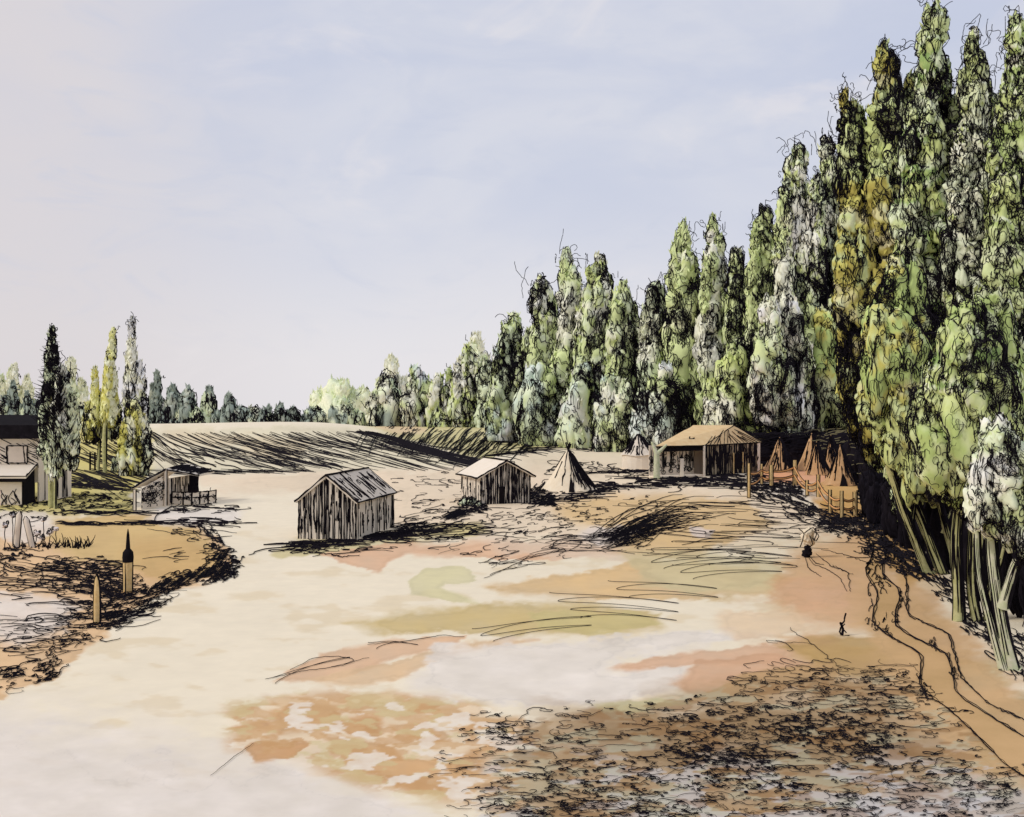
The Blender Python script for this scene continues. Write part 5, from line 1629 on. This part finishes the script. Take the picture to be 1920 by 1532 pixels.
# ------------------------------------------------------------------ house on the left
def make_house():
    r = np.random.default_rng(81)
    d = 60.0
    z = lambda y, dd=d: EYE - (y - HZ) / F * dd
    x = lambda px, dd=d: (px - CX) / F * dd
    xr = x(60)
    root = thing('cream_house', 'cream house with black roof eave and low porch on the far left', 'house', (xr - 4, d, 0))
    org = (xr - 4, d, 0)
    xl = xr - 9
    mb = MB()                                       # upper front wall, hatched boards
    mb.box(xl, xr + .35, d, d + .1, z(905), z(818))
    for i in range(34):
        a = r.uniform(xl + 6, xr + .1); zz = r.uniform(z(862), z(822)); L = r.uniform(.4, 1.0)
        t = np.linspace(0, 1, 5)
        P = np.stack([a + L * t, np.full(5, d - .015), zz - L * .5 * t], -1)
        P[:, 0] = np.minimum(P[:, 0], xr + .34)
        mb.tubes(P[None], np.full((1, 5), .026), 1)
    mb.build('wall', [M['cream'], M['ink']], root, False, org)
    mb = MB()                                       # window with frame
    w0, w1, wz0, wz1 = x(14), x(52), z(868), z(836)
    mb.box(w0, w1, d - .05, d - .003, wz0, wz1)
    win = mb.build('window', noisy_mat('pale_blind', srgb(226, 212, 196), .06, 2), root, False, org)
    mb = MB()
    for a, b in (((w0, wz0), (w0, wz1)), ((w1, wz0), (w1, wz1)), ((w0, wz1), (w1, wz1)), ((w0, wz0), (w1, wz0)), ((w1 - .12, wz0), (w1 - .22, wz1))):
        edge((a[0], d - .06, a[1]), (b[0], d - .06, b[1]), .05 if a[0] == w0 and b[0] == w0 else .03, mb=mb, r=r)
    mb.build('frame', M['dark'], win, False, org)
    mb = MB()                                       # black roof with deep eave
    mb.extrude([(xl - .3, d - .6, z(824)), (xr + .6, d - .6, z(822)), (xr + .6, d - .35, z(797)), (xl - .3, d - .35, z(796))], (0, 4.2, .5), 0)
    mb.build('roof', M['dark'], root, False, org)
    mb = MB()                                       # side wall running back
    mb.extrude([(xr + .35, d + .1, -.05), (xr + .95, d + 3, -.05), (xr + .95, d + 3, z(822)), (xr + .35, d + .1, z(822))], (-.1, 0, 0), 0)
    for i in range(7):
        t = r.uniform(.05, .9)
        P = np.stack([np.full(6, xr + .36 + .6 * t), np.full(6, d + .1 + 2.9 * t - .02), np.linspace(z(876), .05, 6)], -1)
        mb.tubes(P[None], (.028 * np.exp(r.normal(0, .4, 6)))[None], 1)
    mb.build('wall', [M['cream'], M['ink']], root, False, org)
    mb = MB()                                       # porch roof
    df = d - 2.4
    mb.extrude([(xl, d - .01, z(870)), (xr + .25, d - .01, z(871)), (x(40, df) + .25, df, z(893, df)), (xl, df, z(893, df))], (0, 0, -.12), 0)
    pr = mb.build('porch_roof', M['cream'], root, False, org)
    mb = MB()
    mb.box(xl, x(40, df) + .2, df + .04, df + .14, z(904, df), z(896, df))
    edge((xl, df, z(893, df)), (x(40, df) + .27, df, z(893, df)), .03, mb=mb, r=r)
    edge((x(40, df) + .25, df, z(893, df)), (xr + .27, d - .03, z(871)), .04, mb=mb, r=r)
    mb.build('fascia', M['dark'], root, False, org)
    mb = MB()                                       # porch front wall and black door bay
    mb.box(xl, x(36, df), df + .3, df + .4, -.05, z(903, df))
    for i in range(9):
        a = r.uniform(x(0, df), x(36, df)); t = np.linspace(0, 1, 6)
        P = np.stack([a + .15 * np.sin(4 * t + i), np.full(6, df + .285), .05 + t * r.uniform(.3, .9)], -1)
        mb.tubes(P[None], np.full((1, 6), .024), 1)
    mb.build('wall', [M['cream'], M['ink']], root, False, org)
    mb = MB()
    mb.extrude([(x(37, df), df + .28, -.03), (x(42, df), df + .3, -.03), (xr + .1, d + .02, -.03), (xr + .1, d + .02, z(880)), (x(42, df), df + .3, z(900, df)), (x(37, df), df + .28, z(900, df))], (.03, .06, 0), 0)
    mb.build('door', M['dark'], root, False, org)


make_house()


# ------------------------------------------------------------------ open shelter on the left
def make_shelter():
    r = np.random.default_rng(91)
    d0 = 57.5
    pA, pB = gp(310, 948), gp(253, 958)
    root = thing('open_shelter', 'open shelter with dark slanting roof on a pale corner post', 'shelter', tuple(pA))
    org = pA
    Z = np.array([0, 0, 1.])
    tA, tB = at(310, 879, pA[1]), at(246, 914, pB[1])
    for p, t, w in ((pA, tA, .1), (pB, at(253, 918, pB[1]), .07)):
        mb = MB()
        mb.tubes(np.array([p - Z * .05, p * .5 + t * .5, t])[None], np.full((1, 3), w), 0, 7)
        for s in (-1, 1):
            mb.tubes((np.array([p, p * .5 + t * .5, t]) + np.array([s * w, -w * .4, 0]))[None], np.full((1, 3), .03), 1)
        mb.build('post', [M['cream'], M['ink']], root, False, org)
    bk = at(330, 885, pA[1] + 3.2)
    bl = at(262, 905, pB[1] + 3.6)
    def roof_scrawl(mb, a, b, dp, n):
        nn = unit(np.cross(b - a, dp))
        nn = nn if nn[2] > 0 else -nn
        for i in range(n):
            u = r.uniform(.02, .98); v0, v1 = sorted(r.random(2)); v1 = max(v1, min(1, v0 + .3))
            t = np.linspace(v0, v1, 6)[:, None]
            P = a + (b - a) * u + dp * t + nn * .02 + (b - a) * np.cumsum(r.normal(0, .012, 6))[:, None]
            mb.tubes(P[None], (.028 * np.exp(r.normal(0, .4, 6)))[None], 1)
        edge(a - nn * .04, b - nn * .04, .05, 1, mb, r)
    # left roof plane
    mb = MB()
    mb.extrude([tB, tA, tA + np.array([.2, 3.2, .1]), tB + np.array([.3, 3.2, .1])], -Z * .1, 0)
    roof_scrawl(mb, tB, tA, np.array([.25, 3.2, .1]), 60)
    mb.build('roof', [M['board'], M['ink']], root, False, org)
    rt = at(374, 890, pA[1] + 1.2)
    mb = MB()
    mb.extrude([tA, rt, rt + np.array([.2, 2.2, .05]), tA + np.array([.2, 3.2, .1])], -Z * .1, 0)
    roof_scrawl(mb, tA, rt, np.array([.2, 2.6, .08]), 74)
    mb.build('roof', [M['board'], M['ink']], root, False, org)
    # scribbled inner wall below the left slope
    a0, a1 = pB + np.array([.15, .5, 0]), pA + np.array([0, .5, 0])
    mb = MB()
    mb.extrude([a0, a1, a1 + Z * (tA[2] - .25), a0 + Z * (tB[2] - .1)], (0, .08, 0), 0)
    for i in range(170):
        u, v = r.random(), r.random() ** .8
        hh = (tB[2] - .15) * (1 - u) + (tA[2] - .3) * u
        k = 8
        P = a0 * (1 - u) + a1 * u + Z * (hh * (.22 + .78 * v))
        Q = P[None] + np.stack([np.cumsum(r.normal(0, .07, k)), np.full(k, -.02), np.cumsum(r.normal(0, .05, k))], -1)
        Q[:, 0] = np.clip(Q[:, 0], a0[0] + .03, a1[0] - .03)
        Q[:, 2] = np.clip(Q[:, 2], a0[2] + .1, hh)
        mb.tubes(Q[None], np.full((1, k), .024), 1)
    mb.build('wall', [M['cream'], M['ink']], root, False, org)
    # right wall of upright boards
    b0 = pA + np.array([.1, .35, 0]); b1 = gp(372, 934)
    hR = rt[2] - b1[2] - .15
    Ur = unit(b1 - b0)
    nr = unit(np.array([Ur[1], -Ur[0], 0]))
    mb = MB()
    mb.extrude([b0, b1, b1 + Z * hR, b0 + Z * hR], -nr * .08, 0)
    streaks(mb, b0, Ur, lambda u: hR, np.linalg.norm(b1 - b0), 26, r, .026, .5, nrm=nr)
    streaks(mb, b0 + Ur * np.linalg.norm(b1 - b0) * .66, Ur, lambda u: hR, np.linalg.norm(b1 - b0) * .33, 16, r, .04, .8, nrm=nr)
    mb.build('wall', [M['board'], M['ink']], root, False, org)
    # little rail fence before it
    ps = [(322, 946), (343, 947), (359, 947), (374, 946), (390, 945), (404, 943)]
    f0 = gp(362, 947)
    fr = thing('low_fence', 'low wooden fence with dark stuffing beside the open shelter', 'fence', tuple(f0))
    tops = []
    for (x_, y_) in ps:
        p = gp(x_, y_)
        t = at(x_ + 1, y_ - 25, p[1])
        mb = MB()
        mb.tubes(np.array([p - Z * .04, t])[None], np.full((1, 2), .045), 0, 6)
        mb.build('post', M['dark'], fr, False, f0)
        tops.append((p, t))
    for lev in (.95, .55):
        mb = MB()
        for (p, t), (p2, t2) in zip(tops[:-1], tops[1:]):
            edge(p + (t - p) * lev, p2 + (t2 - p2) * lev, .032, mb=mb, r=r)
        mb.build('rail', M['dark'], fr, False, f0)
    mb = MB()
    for (p, t), (p2, t2) in zip(tops[:-1], tops[1:]):
        pts = [p + (t - p) * .1, p2 + (t2 - p2) * .1, p2 + (t2 - p2) * .92, p + (t - p) * .92]
        mb.extrude(pts, (0, .03, 0), 0)
        for i in range(12):
            u = r.random(); k = 6
            P = p * (1 - u) + p2 * u + (t - p) * r.uniform(.2, .8)
            Q = P[None] + np.stack([np.cumsum(r.normal(0, .05, k)), np.full(k, -.03), np.cumsum(r.normal(0, .05, k))], -1)
            mb.tubes(Q[None], np.full((1, k), .022), 1)
    mb.build('panel', [M['cream'], M['ink']], fr, False, f0)


make_shelter()


# ------------------------------------------------------------------ flower garden before the house
def make_garden():
    r = np.random.default_rng(95)
    Z = np.array([0, 0, 1.])
    for i, (x, yb, yt, n, lab) in enumerate([
            (9, 1028, 985, 12, 'leafy white flower at the far left of the garden'), (24, 1024, 966, 12, 'tall flower with drooping dark head left of the gateposts'),
            (82, 1020, 974, 9, 'tall thin-stemmed white flower right of the gateposts'), (66, 1020, 1000, 8, 'short flower with a dark head behind the leaning post'),
            (92, 1022, 998, 8, 'short dark-headed flower below the tall white one'), (80, 1024, 1008, 7, 'lowest flower in the garden clump'),
            (106, 1022, 992, 6, 'sparse flower on a leaning stem near the grass tuft')]):
        p = gp(x, yb)
        q = p[1] / F
        root = thing('flower', lab, 'flower', tuple(p), 'flowers in the garden')
        t = at(x + r.normal(0, 2), yt, p[1])
        mb = MB()
        u = np.linspace(0, 1, 7)[:, None]
        P = p * (1 - u) + t * u
        P[1:-1, 0] += r.normal(0, .012, 5)
        mb.tubes(P[None], np.full((1, 7), .9 * q), 0)
        mb.build('stem', M['ink'], root, False, p)
        mb = MB()
        for j in range(n):
            a = r.uniform(0, 6.28); e = r.uniform(-.6, 1.2)
            c = t + np.array([math.cos(a), math.sin(a), e]) * 4.5 * q * r.uniform(.4, 1.3)
            th = np.linspace(0, 6.28, 8)
            rr_ = r.uniform(1.5, 3.4) * q
            Q = c + np.stack([np.cos(th) * rr_, np.sin(th) * .4 * rr_, np.sin(th) * rr_], -1)
            mb.tubes(Q[None], np.full((1, 8), 1.0 * q), 1)
        D, Fc = ICO[2]
        mb.add(t + D * np.array([6, 6, 5]) * q * rho(D, r.uniform(0, 6, 14)[None], .2)[:, None] * .8, Fc, 0, smooth=True)
        mb.build('flower_head', [noisy_mat('white_petal', srgb(222, 212, 208), .08, 20), M['ink']], root, False, p)
    for i, (x, x1, yb, yt, lab) in enumerate([(31, 37, 1026, 958, 'upright pale gatepost with pointed top in the garden'), (62, 48, 1026, 968, 'leaning pale gatepost propped beside the upright one')]):
        p = gp(x, yb); q = p[1] / F
        t = at(x1, yt, p[1])
        root = thing('gatepost', lab, 'post', tuple(p), 'gateposts in the garden')
        mb = MB()
        u = np.array([0, .5, .88, 1.0])[:, None]
        P = p * (1 - u) + t * u
        P[0, 2] -= .05
        w = np.array([5.5, 5.5, 5.5, .8]) * q
        mb.tubes(P[None], w[None], 0, 8)
        for s in (-1, 1):
            mb.tubes((P + np.array([s, -.2, 0]) * w[:, None])[None], np.full((1, 4), 1.2 * q), 1)
        mb.build('stem', [M['board'], M['ink']], root, False, p)
    # low grass tuft
    p = gp(140, 1026); q = p[1] / F
    root = thing('grass_tuft', 'dark spiky tuft at the right end of the flower garden', 'plant', tuple(p))
    mb = MB()
    for i in range(70):
        x = 10 + r.random() ** .6 * 160
        b = gp(x, 1026 + r.normal(0, 2))
        a = r.normal(0, .5); L = r.uniform(6, 24 if x > 100 else 14) * q
        u = np.linspace(0, 1, 6)
        P = b + np.stack([np.sin(a) * L * u + .1 * L * np.sin(3 * u), 0 * u, np.cos(a) * L * u], -1)
        mb.tubes(P[None], (1.6 * q * (1 - .7 * u))[None])
    mb.build('leaves', M['ink'], root, False, p)
    # old posts in the yellow field
    p = gp(173, 882); q = p[1] / F
    root = thing('old_gate', 'pair of short dark posts standing in the yellow field', 'gate', tuple(p))
    for x in (169, 178):
        b = gp(x, 882)
        mb = MB()
        mb.tubes(np.array([b - Z * .05, b + Z * 34 * q])[None], np.full((1, 2), 1.8 * q), 0, 6)
        mb.build('post', M['dark'], root, False, p)
    tree('round_bush', 'tiny black bush right of the yellow tree stem', 'bush', 213, 84, [(213, 213, 866, 884, 7)], [('sage', 1)], [], None, .9, 1.2, .2, seed=150, flecks=.2)


make_garden()


# ------------------------------------------------------------------ odds and ends on the sand
def make_bundle():
    r = np.random.default_rng(99)
    p = gp(1514, 1045); q = p[1] / F
    root = thing('sack_bundle', 'small pale sack tied above a dark knot on the ochre ground', 'bundle', tuple(p))
    D, Fc = ICO[3]
    mb = MB()
    c = at(1515, 1008, p[1])
    V = c + D * np.array([12, 9, 18]) * q * rho(D, r.uniform(0, 6, 14)[None], .16)[:, None]
    mb.add(V, Fc, 0, smooth=True)
    for pts in ([(1496, 990), (1508, 1000), (1504, 1016), (1500, 1026)], [(1508, 1000), (1524, 988), (1532, 1000), (1526, 1014)], [(1518, 1004), (1524, 1020), (1516, 1030)], [(1526, 996), (1536, 1004), (1530, 1016), (1522, 1008)]):
        a = np.array(pts, float)
        u = np.linspace(0, len(a) - 1, 9)
        P = at(np.interp(u, range(len(a)), a[:, 0]), np.interp(u, range(len(a)), a[:, 1]), p[1] - 11 * q)
        mb.tubes(P[None], np.full((1, 9), 1.1 * q), 1)
    mb.build('sack', [M['canvas'], M['ink']], root, False, p)
    mb = MB()
    c = at(1514, 1035, p[1])
    V = c + D * np.array([10, 8, 11]) * q * rho(D, r.uniform(0, 6, 14)[None], .2)[:, None]
    mb.add(V, Fc, 0, smooth=True)
    mb.build('knot', M['ink'], root, False, p)
    mb = MB()
    for pts in ([(1516, 1046), (1524, 1060), (1550, 1068), (1575, 1085), (1588, 1110)], [(1510, 1046), (1516, 1068), (1540, 1082)], [(1520, 1046), (1530, 1058), (1545, 1060)]):
        stroke(mb, pts, 1.0, rng=r, wob=.8)
    mb.build('cord', M['ink'], root, False, tuple(p))
    p = gp(1582, 1192); q = p[1] / F
    root = MB()
    for pts, w in (([(1586, 1150), (1584, 1166), (1576, 1172), (1574, 1184), (1580, 1194), (1592, 1192)], 1.7), ([(1576, 1168), (1582, 1180), (1578, 1190)], 2.6), ([(1584, 1170), (1580, 1178), (1586, 1186)], 1.2)):
        a = np.array(pts, float)
        u = np.linspace(0, len(a) - 1, 16)
        P = at(np.interp(u, range(len(a)), a[:, 0]), np.interp(u, range(len(a)), a[:, 1]), p[1])
        P[:, 1] += .05 * np.sin(u * 2)
        root.tubes(P[None], np.full((1, 16), w * q), 0, 5)
    o = root.build('curled_twig', M['ink'], None, False, p)
    o.location = tuple(p)
    tag(o, 'small curled black twig standing up from the ochre sand', 'twig')


make_bundle()
